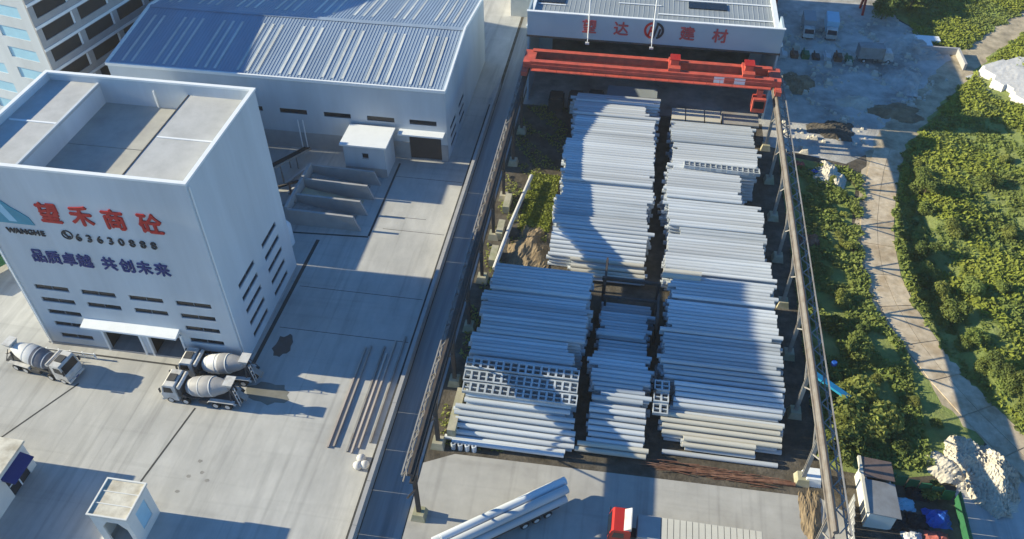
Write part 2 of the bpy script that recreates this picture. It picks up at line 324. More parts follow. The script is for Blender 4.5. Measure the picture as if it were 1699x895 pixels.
part('telephone_mark', MB(), 'black_paint', tw) if False else None
ring = MB()
for i in range(24):
    a0, a1 = 2 * math.pi * i / 24, 2 * math.pi * (i + 1) / 24
    ring.hexa([(-55.95 + .62 * math.cos(a0), YF - .04, 18.35 + .62 * math.sin(a0)), (-55.95 + .62 * math.cos(a1), YF - .04, 18.35 + .62 * math.sin(a1)), (-55.95 + .62 * math.cos(a1), YF + .04, 18.35 + .62 * math.sin(a1)), (-55.95 + .62 * math.cos(a0), YF + .04, 18.35 + .62 * math.sin(a0))],
              [(-55.95 + .5 * math.cos(a0), YF - .04, 18.35 + .5 * math.sin(a0)), (-55.95 + .5 * math.cos(a1), YF - .04, 18.35 + .5 * math.sin(a1)), (-55.95 + .5 * math.cos(a1), YF + .04, 18.35 + .5 * math.sin(a1)), (-55.95 + .5 * math.cos(a0), YF + .04, 18.35 + .5 * math.sin(a0))])
ring.bar((-56.25, YF, 18.6), (-55.9, YF, 18.05), 0.1, 0.16).bar((-56.3, YF, 18.66), (-56.05, YF, 18.7), 0.1, 0.2).bar((-55.95, YF, 18.05), (-55.65, YF, 18.1), 0.1, 0.2)
part('telephone_mark', ring, 'black_paint', tw)
for i, ch in enumerate('63630888'): glyph('sign_digit', ch, 1.35, 'black_paint', -54.75 + i * 1.19, YF, 18.15 - 0.0 * i, tw, 0.03)
for ch, x in zip('品质卓越共创未来', (-60.7, -58.95, -57.15, -55.35, -52.55, -50.55, -48.55, -46.55)): glyph('sign_character', ch, 1.95, 'blue_paint', x, YF, 14.75, tw, 0.05, 0.9, 1.0)
for i, ch in enumerate('WANGHE'): glyph('sign_letter', ch, 0.95, 'black_paint', -62.35 + i * 0.72, YF, 18.15, tw, 0.03)
part('emblem_peak', MB().prism([(-64.4, 19.2), (-59.2, 19.2), (-59.5, 20.2), (-60.3, 20.9), (-61.0, 21.4), (-62.2, 22.6), (-63.2, 22.3), (-64.2, 20.4)], 'y', YF - .03, YF + .05), 'teal_paint', tw)
part('emblem_band', MB().prism([(-61.9, 19.5), (-61.0, 19.5), (-62.0, 22.0), (-62.6, 22.35), (-63.6, 22.2), (-63.4, 21.6), (-62.8, 21.4)], 'y', YF - .05, YF - .032), 'pale_blue_paint', tw)

# ---------------------------------------------------------------- long warehouse behind the tower
WX0, WX1, WY0, WYR, WY1, WH, WR = -77.5, -25.8, 101.2, 116.4, 132.0, 12.0, 14.0
wh = thing('warehouse', 'wide pale blue warehouse with ribbed metal roof behind the tower', 'warehouse', (-51, 116, 0))
wwin = [(a, b, 6.1, 6.95) for a, b in ((-65.4, -61.2), (-58.4, -54.2), (-51.5, -47.2), (-44.6, -40.4), (-37.9, -33.7), (-31.4, -27.3))]
wd = [(-31.7, -26.8, 0.0, 4.6)]
part('wall', MB().wall('y', WY0, WY0 + .25, WX0, WX1, 2.9, WH, wwin + [(-31.7, -26.8, 2.9, 4.6)]), 'warehouse_wall', wh)
part('dado_wall', MB().wall('y', WY0 - .06, WY0 + .25, WX0, WX1, 0, 2.9, [(-31.7, -26.8, 0, 2.9)]), 'dado', wh)
sww = [(a, b, z, z + .75) for a, b in ((103.4, 107.4), (109.6, 113.6)) for z in (1.0, 2.5, 4.0)]
mb = MB().wall('x', WX1 - .25, WX1, WY0 + .25, WY1, 0, WH, sww)
mb.prism([(WY0 + .25, WH), (WY1, WH), (WYR, WR)], 'x', WX1 - .25, WX1); part('wall', mb, 'warehouse_wall', wh)
mb = MB().box(WX0, WX0 + .25, WY0 + .25, WY1, 0, WH).prism([(WY0 + .25, WH), (WY1, WH), (WYR, WR)], 'x', WX0, WX0 + .25); part('wall', mb, 'warehouse_wall', wh)
part('wall', MB().box(WX0 + .25, WX1 - .25, WY1 - .25, WY1, 0, WH), 'warehouse_wall', wh)
for a, b, c, d in wwin:
    f = part('window', MB().box(a, b, WY0 + .06, WY0 + .12, c, c + .08).box(a, b, WY0 + .06, WY0 + .12, d - .08, d), 'window_frame', wh)
    part('pane', MB().box(a, b, WY0 + .14, WY0 + .16, c, d), 'glass', f)
for a, b, c, d in sww:
    f = part('window', MB().box(WX1 - .12, WX1 - .06, a, b, c, c + .07).box(WX1 - .12, WX1 - .06, a, b, d - .07, d), 'window_frame', wh)
    part('pane', MB().box(WX1 - .16, WX1 - .14, a, b, c, d), 'glass', f)
part('door', MB().box(-31.65, -26.85, WY0 + .16, WY0 + .2, 0, 4.58), 'dark_panel', wh)
part('canopy', MB().box(-33.0, -26.1, WY0 - 1.5, WY0 - .01, 4.95, 5.2), 'white_trim', wh)
def ribbed(x0, x1, ya, za, yb, zb, pitch=0.5, rib=0.05, wr=0.17):
    mb = MB(); n = int((x1 - x0) / pitch); prof = []
    for i in range(n):
        x = x0 + i * pitch; prof += [(x, 0), (x + pitch - wr, 0), (x + pitch - wr + .05, rib), (x + pitch - .05, rib)]
    prof.append((x1, 0)); m = len(prof)
    mb.add([(x, ya, za + h) for x, h in prof] + [(x, yb, zb + h) for x, h in prof], [(i, i + 1, i + 1 + m, i + m) for i in range(m - 1)]); return mb
RS = (WR - WH) / (WYR - WY0)
part('roof', ribbed(WX0 + .1, WX1 - .1, WY0 + .1, WH + .05, WYR, WR + .05), 'warehouse_roof', wh)
part('roof', ribbed(WX0 + .1, WX1 - .1, WYR, WR + .05, WY1, WH + .05), 'warehouse_roof', wh)
part('ridge_cap', MB().hexa([(WX0, WYR - .5, WR + .1), (WX1, WYR - .5, WR + .1), (WX1, WYR + .5, WR + .1), (WX0, WYR + .5, WR + .1)], [(WX0, WYR - .1, WR + .24), (WX1, WYR - .1, WR + .24), (WX1, WYR + .1, WR + .24), (WX0, WYR + .1, WR + .24)]), 'warehouse_roof', wh)
for g_ in range(8):
    for k in range(3):
        x = -28.1 - g_ * 6.55 - k * 1.5
        if x < WX0 + 1: continue
        for ya, yb in ((WY0 + 1.0, WYR - 2.4), (WYR + 2.4, WY1 - 1.2)):
            za = WR - abs(ya - WYR) * RS + .08; zb = WR - abs(yb - WYR) * RS + .08
            part('skylight_strip', MB().hexa([(x - .19, ya, za), (x + .19, ya, za), (x + .19, yb, zb), (x - .19, yb, zb)], [(x - .19, ya, za + .05), (x + .19, ya, za + .05), (x + .19, yb, zb + .05), (x - .19, yb, zb + .05)]), 'roof_panel', wh)
part('eave_trim', MB().box(WX0 - .15, WX1 + .15, WY0 - .2, WY0 + .1, WH - .1, WH + .35), 'white_trim', wh)
for xa, xb in ((WX1 - .1, WX1 + .2), (WX0 - .2, WX0 + .1)):
    for ya, za, yb, zb in ((WY0 + .1, WH, WYR, WR), (WYR, WR, WY1, WH)):
        part('verge_trim', MB().hexa([(xa, ya, za - .1), (xb, ya, za - .1), (xb, yb, zb - .1), (xa, yb, zb - .1)], [(xa, ya, za + .4), (xb, ya, za + .4), (xb, yb, zb + .4), (xa, yb, zb + .4)]), 'white_trim', wh)
for x in (-48.9, -48.1): part('downpipe', MB().cyl((x, WY0 - .16, 0), (x, WY0 - .16, 5.2), .1, 8), 'white_trim', wh)

# white plant room in front of the warehouse
bx = thing('plant_room', 'small white flat-roofed plant room against the warehouse front', 'building', (-37, 97.8, 0))
part('wall', MB().wall('y', 95.6, 95.8, -40.1, -33.9, 0, 5.4, [(-37.3, -36.4, 3.3, 4.1)]).box(-40.1, -39.9, 95.8, 100.3, 0, 5.4).box(-34.1, -33.9, 95.8, 100.3, 0, 5.4).box(-39.9, -34.1, 100.1, 100.3, 0, 5.4), 'warehouse_wall', bx)
w_ = part('window', MB().box(-37.35, -36.35, 95.55, 95.59, 3.2, 3.28).box(-37.35, -36.35, 95.55, 95.59, 4.1, 4.18), 'window_frame', bx); part('pane', MB().box(-37.3, -36.4, 95.7, 95.72, 3.3, 4.1), 'glass', w_)
part('roof', MB().box(-40.5, -33.5, 95.2, 100.6, 5.4, 5.65), 'white_trim', bx)
part('skirt', MB().box(-40.15, -33.85, 95.56, 95.598, 0, 1.6), 'dado', bx)

# aggregate bins between tower and warehouse
bn = thing('aggregate_bins', 'row of open concrete aggregate bins between tower and warehouse', 'bins', (-40, 88, 0))
for y in (83.2, 86.6, 90.2, 93.6): part('bin_wall', MB().hexa([(-44.5, y, 0), (-34.4, y, 0), (-34.4, y + .35, 0), (-44.5, y + .35, 0)], [(-44.5, y, 2.6), (-35.2, y, 2.4), (-35.2, y + .35, 2.4), (-44.5, y + .35, 2.6)]), 'dado', bn)
for y in (83.2, 86.6, 90.2): part('bin_back', MB().box(-44.9, -44.52, y, y + 3.4, 0, 3.0), 'dado', bn)
for i, (y, m) in enumerate(((83.6, 'aggregate'), (87.0, 'sand'), (90.6, 'aggregate'))):
    mb = MB(); q = random.Random(i); nx, ny = 12, 6; vs = []
    for a in range(nx + 1):
        for b in range(ny + 1):
            u = a / nx; vs.append((-44.4 + u * 8.6, y + b / ny * 2.9, max(.03, 1.7 * (1 - u) ** 1.3 * (1 - .3 * abs(b / ny - .5)) + q.uniform(-.1, .1) * (1 - u))))
    mb.add(vs, [(a * (ny + 1) + b, (a + 1) * (ny + 1) + b, (a + 1) * (ny + 1) + b + 1, a * (ny + 1) + b + 1) for a in range(nx) for b in range(ny)]); part('aggregate_heap', mb, m, bn)
cv = thing('belt_conveyor', 'dark inclined belt conveyor frame rising behind the tower', 'conveyor', (-50, 90, 0))
cp = MB()
for dx in (-.6, .6):
    cp.bar((-47.5 + dx, 99.5, 1.2), (-53 + dx, 77.5, 7.2), .14, .25)
for k in range(12):
    t = k / 11; x = -47.5 - 5.5 * t; y = 99.5 - 22 * t; z = 1.2 + 6 * t
    cp.bar((x - .6, y, z - .1), (x + .6, y, z - .1), .1)
part('frame', cp, 'steel_grey', cv)
part('belt', MB().hexa([(-48.0, 99.5, 1.36), (-47.0, 99.5, 1.36), (-52.5, 77.5, 7.36), (-53.5, 77.5, 7.36)], [(-48.0, 99.5, 1.42), (-47.0, 99.5, 1.42), (-52.5, 77.5, 7.42), (-53.5, 77.5, 7.42)]), 'tyre', cv)
for k in range(1, 6):
    t = k / 6; part('leg', MB().bar((-47.5 - 5.5 * t - .6, 99.5 - 22 * t, 0), (-47.5 - 5.5 * t - .6, 99.5 - 22 * t, 1 + 6 * t), .16).bar((-47.5 - 5.5 * t + .6, 99.5 - 22 * t, 0), (-47.5 - 5.5 * t + .6, 99.5 - 22 * t, 1 + 6 * t), .16), 'steel_grey', cv)
hp = thing('shadow_block_low', 'grey block with sloping roof, added unseen behind the tower for its shadow', 'shed', (-58, 86, 0))  # added behind the tower, height set by the shadow it throws
part('wall', MB().box(-64, -54.5, 75.4, 89.8, 0, 8.0), 'dado', hp)
part('roof', MB().hexa([(-64.3, 75.2, 8.0), (-54.2, 75.2, 8.0), (-54.2, 90.1, 8.0), (-64.3, 90.1, 8.0)], [(-64.3, 75.2, 8.9), (-54.2, 75.2, 8.3), (-54.2, 90.1, 8.3), (-64.3, 90.1, 8.9)]), 'grey_roof', hp)
sd = thing('shadow_block_tall', 'pale stepped block near the warehouse wall, added unseen for its shadow', 'shed', (-60, 93, 0))  # added out of view to shade the ground in front of the warehouse
part('wall', MB().box(-66, -55.8, 90.4, 95.4, 0, 11.6).box(-66, -55.8, 95.4, 100.2, 0, 9.0), 'warehouse_wall', sd); part('roof', MB().box(-66.3, -55.5, 90.3, 95.6, 11.6, 11.9).box(-66.3, -55.5, 95.61, 100.4, 9.0, 9.25), 'grey_roof', sd)
for i, (x, y, L, rz, m) in enumerate(((-47.2, 93.5, 5, 1.1, 'steel_pale'), (-45.9, 92.0, 6, 1.2, 'steel_pale'), (-47.8, 90.5, 4, .4, 'steel_dark'), (-46.2, 88.6, 3.5, 2.0, 'rust'), (-45.8, 85.6, 3, .2, 'steel_grey'))):
    single('steel_beam', MB().bar((x - math.cos(rz) * L / 2, y - math.sin(rz) * L / 2, .3 + .15 * i), (x + math.cos(rz) * L / 2, y + math.sin(rz) * L / 2, .7 + .3 * i), .3), m,
           ('long pale steel beam leaning in the clutter beside the bins', 'second pale steel beam leaning nearer the bins', 'dark steel beam lying in the clutter behind the bins', 'rusty short beam dumped behind the aggregate bins', 'grey short beam beside the nearest aggregate bin')[i], 'beam')
tk = thing('additive_tank', 'pale round additive tank at the back corner of the tower', 'tank', (-43.6, 79.3, 0)); tb = MB().lathe([(0, 1.1), (3.0, 1.1), (3.5, .8), (3.7, .25)], (-43.6, 79.3, 0.02), (0, 0, 1), 18); part('shell', tb, 'white_trim', tk); part('lid', MB().cyl((-43.6, 79.3, 3.7), (-43.6, 79.3, 3.85), .35, 10), 'steel_grey', tk)

# ---------------------------------------------------------------- tall block at the back left
def rotated_block():
    t = thing('apartment_block', 'tall grey multi-storey block with rows of dark openings behind the tower', 'building', (-86.0, 100.0, 0), R(-12))
    L, D, HH = 44, 26, 23.0
    hs = []
    for fl in range(6):
        z = 1.2 + fl * 3.5
        for k in range(6): hs.append((1.0 + k * 7.2, 1.0 + k * 7.2 + 6.2, z, z + 2.0))
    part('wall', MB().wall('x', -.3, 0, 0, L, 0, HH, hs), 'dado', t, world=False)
    fh = []
    for fl in range(6):
        for k in range(3): fh.append((-23.5 + k * 8, -23.5 + k * 8 + 5.5, 1.2 + fl * 3.5, 3.0 + fl * 3.5))
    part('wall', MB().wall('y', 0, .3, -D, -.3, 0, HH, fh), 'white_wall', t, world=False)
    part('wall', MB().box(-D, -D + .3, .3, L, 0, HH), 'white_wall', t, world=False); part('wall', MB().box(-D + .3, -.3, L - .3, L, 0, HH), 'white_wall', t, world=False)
    part('roof', MB().box(-D - .3, .3, -.3, L + .3, HH, HH + .4), 'roof_deck', t, world=False)
    part('roof_shadow_block', MB().box(-8, 0.1, 16, L, HH + .4, HH + 4.0), 'white_wall', t, world=False)  # added out of view, sized for its shadow on the warehouse roof
    for a, b, c, d in hs:
        f = part('window', MB().box(-.24, -.18, a, b, c, d), 'dark_inside', t, world=False)
        part('mullion', MB().box(-.17, -.1, b - .35, b, c, d), 'white_trim', f, world=False)
    for a, b, c, d in fh:
        f = part('window', MB().box(a, b, .14, .18, c, d), 'pale_blue_paint', t, world=False)
    for fl in range(6): part('floor_band', MB().box(0.003, .12, 0, L, 3.35 + fl * 3.5, 3.75 + fl * 3.5), 'white_trim', t, world=False)
rotated_block()

# ---------------------------------------------------------------- hall with the sign at the end of the pipe yard
hb = thing('sign_hall', 'grey hall with red rooftop characters at the end of the pipe yard', 'hall', (3, 135, 0))
FX0, FX1, FY = -16.6, 22.3, 120.2
part('fascia', MB().box(FX0, FX1, FY, FY + .3, 12.0, 15.9), 'grey_cladding', hb)
for x in (FX0, FX1 - .3): part('parapet_return', MB().box(x, x + .3, FY + .3, 124.6, 12.9, 15.9), 'grey_cladding', hb)
part('fascia_cap', MB().box(FX0 - .12, FX1 + .12, FY - .08, FY + .42, 15.903, 16.02), 'white_trim', hb)
part('fascia_edge', MB().box(FX0 - .1, FX1 + .1, FY - .05, FY + .38, 11.7, 12.0), 'steel_dark', hb)
part('roof', ribbed(FX0 + .3, FX1 - .3, FY + .35, 12.85, 165, 12.85, .8, .03), 'grey_roof', hb)
part('underside', sheet(FX0 + .3, FX1 - .3, FY + .35, 165, 12.6), 'steel_grey', hb)
part('wall', MB().box(FX0, FX0 + .3, FY + .3, 165, 0, 12.9), 'grey_cladding', hb)
part('wall', MB().box(FX1 - .3, FX1, FY + .3, 165, 0, 12.9), 'grey_cladding', hb)
part('wall', MB().box(FX0 + .3, FX1 - .3, 165, 165.3, 0, 12.9), 'grey_cladding', hb)
part('end_wall', MB().wall('y', 134, 134.3, FX0 + .3, FX1 - .3, 0, 12.5, [(-14, 20, 0, 9.5)]), 'grey_cladding', hb)
part('verge_trim', MB().box(FX1 - .5, FX1 + .25, FY + .4, 165.3, 12.92, 13.3), 'white_trim', hb)
part('verge_trim', MB().box(FX0 - .2, FX0 + .25, FY + .4, 165.3, 12.92, 13.3), 'white_trim', hb)
for x0, x1, y, wd_ in ((3.6, FX1 - .6, 128.4, .35), (6, FX1 - .6, 134.0, .35), (-16, -11.5, 129.2, .25), (-3, 4, 131.4, .25)):
    part('roof_flashing', MB().box(x0, x1, y, y + wd_, 12.93, 13.02), 'white_trim', hb)
part('roof_panel', MB().box(8.4, 14.6, 131.4, 133.6, 12.93, 13.03), 'sheet_blue' if False else 'glass', hb)  # dark glossy rectangles laid on the hall roof
part('roof_panel', MB().box(-16.0, -11.8, 130.0, 136.5, 12.93, 13.03), 'glass', hb)
for ch, x in zip('望达建材', (-6.9, -2.0, 8.1, 13.0)): glyph('sign_character', ch, 2.35, 'red_faded', x, FY - .06, 14.2, hb, 0.05)
def arc(cx, cz, r0, r1, a0, a1, y0, y1, n=12):
    mb = MB()
    for i in range(n):
        p, q = R(a0 + (a1 - a0) * i / n), R(a0 + (a1 - a0) * (i + 1) / n)
        mb.hexa([(cx + r0 * math.cos(p), y0, cz + r0 * math.sin(p)), (cx + r1 * math.cos(p), y0, cz + r1 * math.sin(p)), (cx + r1 * math.cos(p), y1, cz + r1 * math.sin(p)), (cx + r0 * math.cos(p), y1, cz + r0 * math.sin(p))],
                [(cx + r0 * math.cos(q), y0, cz + r0 * math.sin(q)), (cx + r1 * math.cos(q), y0, cz + r1 * math.sin(q)), (cx + r1 * math.cos(q), y1, cz + r1 * math.sin(q)), (cx + r0 * math.cos(q), y1, cz + r0 * math.sin(q))])
    return mb
part('emblem_ring', arc(2.9, 14.25, 1.05, 1.4, 100, 258, FY - .1, FY - .01), 'red_paint', hb)
part('emblem_ring', arc(3.15, 14.25, 1.05, 1.4, -75, 80, FY - .1, FY - .01), 'black_paint', hb)
part('emblem_bar', MB().prism([(2.05, 13.3), (2.35, 13.3), (2.75, 14.9), (2.45, 14.9)], 'y', FY - .1, FY - .01).prism([(2.35, 13.9), (2.9, 14.1), (2.9, 14.4), (2.42, 14.2)], 'y', FY - .12, FY - .101), 'red_paint', hb)
part('emblem_bar', MB().prism([(2.85, 13.0), (3.15, 13.0), (3.65, 15.2), (3.35, 15.2)], 'y', FY - .1, FY - .01).prism([(3.55, 13.4), (3.85, 13.4), (4.1, 14.6), (3.8, 14.6)], 'y', FY - .12, FY - .101), 'black_paint', hb)
for i, (x, h) in enumerate(((-7.0, 4.2), (2.9, 3.4))):
    fl = thing('floodlight_mast', ('thin white mast standing above the first red character of the hall', 'thin white mast standing above the round emblem of the hall')[i], 'mast', (x, FY - .25, 12.2))
    part('pole', MB().cyl((x, FY - .25, 12.4), (x, FY - .25, 16 + h), .1, 8), 'white_trim', fl); part('arm', MB().bar((x, FY - .25, 12.5), (x, FY - 1.2, 12.1), .1), 'white_trim', fl); part('lamp', MB().box(x - .3, x + .3, FY - 1.5, FY - 1.1, 11.85, 12.1), 'steel_pale', fl)
# red overhead crane
cr = thing('overhead_crane', 'red overhead travelling crane spanning the rails before the grey hall', 'crane', (3, 116, 8.8))
for y in (114.3, 117.6):
    g1 = part('girder', MB().box(-15.2, 21.2, y - .28, y + .28, 9.7, 10.8), 'crane_red', cr)
    part('flange', MB().box(-15.3, 21.3, y - .42, y + .42, 10.803, 10.9).box(-15.3, 21.3, y - .4, y + .4, 9.6, 9.697), 'crane_red', g1)
for x in (-16, 22.1):
    e = part('end_carriage', MB().box(x - .45, x + .45, 112.6, 119.3, 9.05, 9.75).box(x - .35 if x < 0 else x - 1.4, x + 1.4 if x < 0 else x + .35, 114.0, 117.9, 9.76, 10.7), 'crane_red', cr)
    for y in (113.2, 118.7): part('wheel', MB().cyl((x - .2, y, 9.1), (x + .2, y, 9.1), .32, 12), 'steel_dark', e)
for x in (6.6, 17.6):
    t_ = part('trolley', MB().box(x - .9, x + .9, 114.2, 117.7, 10.92, 11.4).box(x - .6, x + .6, 115.2, 116.6, 11.4, 12.3), 'crane_red', cr)
    part('hood', MB().box(x - .75, x + .75, 115.0, 116.8, 12.3, 12.42), 'truck_red', t_)
pl = part('name_plate', MB().box(12.6, 17.2, 113.9, 114.0, 9.75, 10.78), 'white_trim', cr)
part('plate_band', MB().box(14.1, 15.6, 113.86, 113.898, 9.8, 10.75), 'crane_red', pl)
cb = part('cabin', MB().box(18.7, 20.6, 112.3, 114.0, 6.2, 8.4).box(19.2, 20.0, 113.0, 113.8, 8.4, 9.6), 'crane_red', cr)
part('cabin_window', MB().box(18.9, 20.4, 112.24, 112.295, 6.9, 8.1), 'glass', cb)
part('walkway', MB().box(-15, 21, 112.9, 113.6, 9.8, 9.88), 'crane_red', cr)
rl = MB()
for k in range(20): rl.bar((-14.8 + k * 1.88, 112.95, 9.9), (-14.8 + k * 1.88, 112.95, 10.9), .05)
rl.bar((-15, 112.95, 10.9), (21, 112.95, 10.9), .06); part('railing', rl, 'crane_red', cr)

# ---------------------------------------------------------------- crane runway girders on columns
def runway(name, label, X, y0, y1, chord, lace, side, cols, round_chord=False):
    W = 1.35 if round_chord else .85
    t = thing(name, label, 'crane rail', (X, (y0 + y1) / 2, 0))
    if round_chord: part('top_chord', MB().cyl((X, y0, 8.55), (X, y1, 8.55), .27, 12), chord, t)
    else: part('top_chord', MB().box(X - .3, X + .3, y0, y1, 8.4, 8.75), chord, t)
    part('rail', MB().box(X - .06, X + .06, y0, y1, 8.76 if not round_chord else 8.8, 8.92), 'steel_dark', t)
    part('bottom_chord', MB().box(X - .2, X + .2, y0, y1, 7.15, 7.4), chord, t)
    part('web', MB().box(X - .05, X + .05, y0 + .1, y1 - .1, 7.4, 8.4), chord, t)
    part('side_chord', MB().box(X + side * W - .07, X + side * W + .07, y0, y1, 8.3, 8.5), lace, t)
    zz = MB(); n = int((y1 - y0) / 1.2)
    for k in range(n):
        ya, yb = y0 + k * 1.2, y0 + (k + 1) * 1.2
        p, q = (X + side * .33, ya, 8.42), (X + side * (W - .05), yb, 8.42)
        if k % 2: p, q = (X + side * (W - .05), ya, 8.42), (X + side * .33, yb, 8.42)
        zz.bar(p, q, .1)
        p2, q2 = (X + side * (W - .03), ya, 7.3 if k % 2 else 8.3), (X + side * (W - .03), yb, 8.3 if k % 2 else 7.3); zz.bar(p2, q2, .1)
    zz.bar((X + side * (W - .03), y0, 7.3), (X + side * (W - .03), y1, 7.3), .12)
    part('lacing', zz, lace, t)
    for i, y in enumerate(cols):
        c = part('column', MB().box(X - .2, X + .2, y - .18, y - .12, .9, 7.148).box(X - .2, X + .2, y + .12, y + .18, .9, 7.148).box(X - .04, X + .04, y - .12, y + .12, .9, 7.148), chord if not round_chord else 'steel_grey', t)
        part('brace', MB().bar((X, y + .2, 5.0), (X, y + 2.4, 7.16), .14).bar((X, y - .2, 5.0), (X, y - 2.4, 7.16), .14), chord if not round_chord else 'steel_grey', c)
        part('footing', MB().hexa([(X - .75, y - .75, 0), (X + .75, y - .75, 0), (X + .75, y + .75, 0), (X - .75, y + .75, 0)], [(X - .55, y - .55, .9), (X + .55, y - .55, .9), (X + .55, y + .55, .9), (X - .55, y + .55, .9)]), 'plinth', t)
    return t
runway('crane_runway', 'dark lattice crane runway along the left side of the pipe stacks', -16.0, 41.0, 120.0, 'steel_dark', 'steel_grey', -1, [41.9 + 8.6 * k for k in range(9)])
runway('crane_runway', 'rust grey round crane runway with lattice walkway right of the pipe stacks', 22.1, 41.2, 120.0, 'runway_grey', 'steel_grey', 1, [43.4 + 8.6 * k for k in range(9)], True)
ft = single('concrete_footing', MB().hexa([(22.2, 51.4, 0), (24.0, 51.4, 0), (24.0, 53.2, 0), (22.2, 53.2, 0)], [(22.4, 51.6, 1.1), (23.8, 51.6, 1.1), (23.8, 53.0, 1.1), (22.4, 53.0, 1.1)]), 'white_trim', 'white concrete block at the front foot of the right crane runway', 'block')
# retaining blocks, mossy wall and silver pipe along the left runway
for i, (x, y0, y1, h) in enumerate(((-14.7, 51.2, 57.0, 1.9), (-15.2, 79.0, 82.0, 1.2), (-15.2, 84.4, 87.4, 1.2), (-15.2, 90.2, 93.4, 1.2))):
    single('mossy_wall_block', MB().box(x - .45, x + .45, y0, y1, 0, h), 'plinth', ('long mossy concrete wall block beside the front left pipe stack', 'mossy concrete block nearest the front left stack, beside the brown spoil', 'mossy concrete block between spoil and grass patch by the left runway', 'mossy concrete block beside the lit grass patch by the left runway')[i], 'wall block')
sp_ = thing('silver_pipe', 'long silver pipe lying on supports beside the grass patch', 'pipe', (-13.6, 86, 0))
part('pipe_run', MB().cyl((-12.6, 98, 1.2), (-13.9, 86.5, 1.2), .28, 10).cyl((-13.9, 86.5, 1.2), (-14.6, 77.4, 1.2), .28, 10), 'steel_pale', sp_)
for x, y in ((-12.8, 96), (-13.6, 89), (-14.0, 84), (-14.4, 79)): part('support', MB().box(x - .3, x + .3, y - .2, y + .2, 0, .92), 'dado', sp_)

# ---------------------------------------------------------------- the stacks of concrete pipe piles
PR, PITCH = 0.275, 0.565
pipe_cache = {}
def pipe_mesh(L, m):
    k = (round(L * 2) / 2, m)
    if k not in pipe_cache:
        mb = MB().pipe((-k[0] / 2, 0, 0), (k[0] / 2, 0, 0), PR, PR * .6, 12); mb.smooth = True; pipe_cache[k] = mb.mesh('pipe', m)
    return pipe_cache[k]
def lerp_profile(pr, y):
    if y >= pr[0][0]: return pr[0][1]
    for (ya, za), (yb, zb) in zip(pr, pr[1:]):
        if ya >= y >= yb: return za + (zb - za) * (ya - y) / (ya - yb)
    return pr[-1][1]
def stack(label, group, lowlabel, xa, xb, yback, yfront, prof, seed, special=(), m='pipe_concrete'):
    q = random.Random(seed); low = MB(); y = yback; left = 0; mm = m; n = 0
    while y > yfront:
        if left <= 0:
            left = q.randint(4, 12); L0 = (xb - xa) + q.uniform(-1.1, .3); off = q.uniform(-.35, .35); dz = q.choice((0, 0, 0, .25, -.3, -.5)); mm = m
            if q.random() < .2: mm = 'pipe_dark'
            if n: y -= q.choice((0, 0, .12, .3))
        left -= 1; n += 1
        L, o_, d_, m_ = L0, off, dz, mm
        for s in special:
            if s[0] >= y >= s[1]:
                L = s[2] if s[2] else L; o_ = s[3]; d_ = s[4]; m_ = s[5] or mm
        top = max(2 * PR, lerp_profile(prof, y) + d_)
        k = max(1, int(round(top / (2 * PR)))); zc = top - PR
        cx = (xa + xb) / 2 + o_ + q.uniform(-.14, .14)
        if q.random() < .1: cx += q.uniform(-.9, .9)
        o = link('pipe_pile', pipe_mesh(L, m_), None, (cx, y, zc + q.uniform(-.035, .035)), (q.uniform(0, 6), 0, q.uniform(-.006, .006)))
        tag(o, {'pipe_dark': 'dark grey ', 'pipe_cream': 'cream ', 'pipe_concrete': 'pale grey '}[m_] + label, 'pipe', group)
        zz = zc - 2 * PR
        while zz > PR * .5:
            ll = L + q.uniform(-.5, .4) if L < (xb - xa) - 2 else L + q.uniform(-.9, .2); c2 = cx + q.uniform(-.35, .35)
            low.pipe((c2 - ll / 2, y, zz), (c2 + ll / 2, y, zz), PR, PR * .6, 8); zz -= 2 * PR
        y -= PITCH
    if low.v:
        low.smooth = True; stuff('stacked_pipe_piles', low, m, lowlabel)
    return n
cnt = 0
cnt += stack('concrete pipe pile on top of the long back left stack', 'pipe piles of the back left stack', 'lower layers of concrete pipe piles in the back left stack', -8.0, 4.9, 115.4, 78.0,
      [(116, 4.9), (112, 5.2), (95, 4.8), (85.5, 4.3), (84.5, 4.0), (78.5, 1.5)], 11, ((113.2, 110.2, 11.0, -.9, 0, None), (80.6, 77, 9.5, 1.4, 0, 'pipe_cream')))
cnt += stack('concrete pipe pile on top of the long back right stack', 'pipe piles of the back right stack', 'lower layers of concrete pipe piles in the back right stack', 6.9, 19.4, 111.0, 77.4,
      [(112, 4.2), (108, 4.9), (90, 4.9), (84, 4.6), (77, 4.2)], 12, ((97.8, 91.5, 10.2, -1.3, 0.1, None), (85.6, 84.2, 11.0, 1.1, -.2, 'pipe_dark')))
cnt += stack('concrete pipe pile on top of the front left stack', 'pipe piles of the front left stack', 'lower layers of concrete pipe piles in the front left stack', -14.3, -1.8, 74.6, 50.6,
      [(75, 4.8), (70, 5.0), (62, 5.1), (59.8, 5.1), (57.6, 4.2), (54.4, 3.1), (52.6, 2.0), (50.8, .7)], 13, ((62.9, 61.2, 11.0, -.9, -.2, None), (68.4, 65.6, None, 0, -.3, 'pipe_dark')))
cnt += stack('concrete pipe pile on the low middle stack between two corridors', 'pipe piles of the middle stack', 'lower layers of concrete pipe piles in the middle stack', -.5, 5.9, 73.2, 51.4,
      [(74, 2.2), (70, 2.6), (66, 3.3), (60, 3.8), (56, 3.2), (51.5, .7)], 14, ((74, 71.5, 6.0, 0, -.8, 'pipe_dark'), (53, 51, 7.6, -.3, 0, 'pipe_cream')))
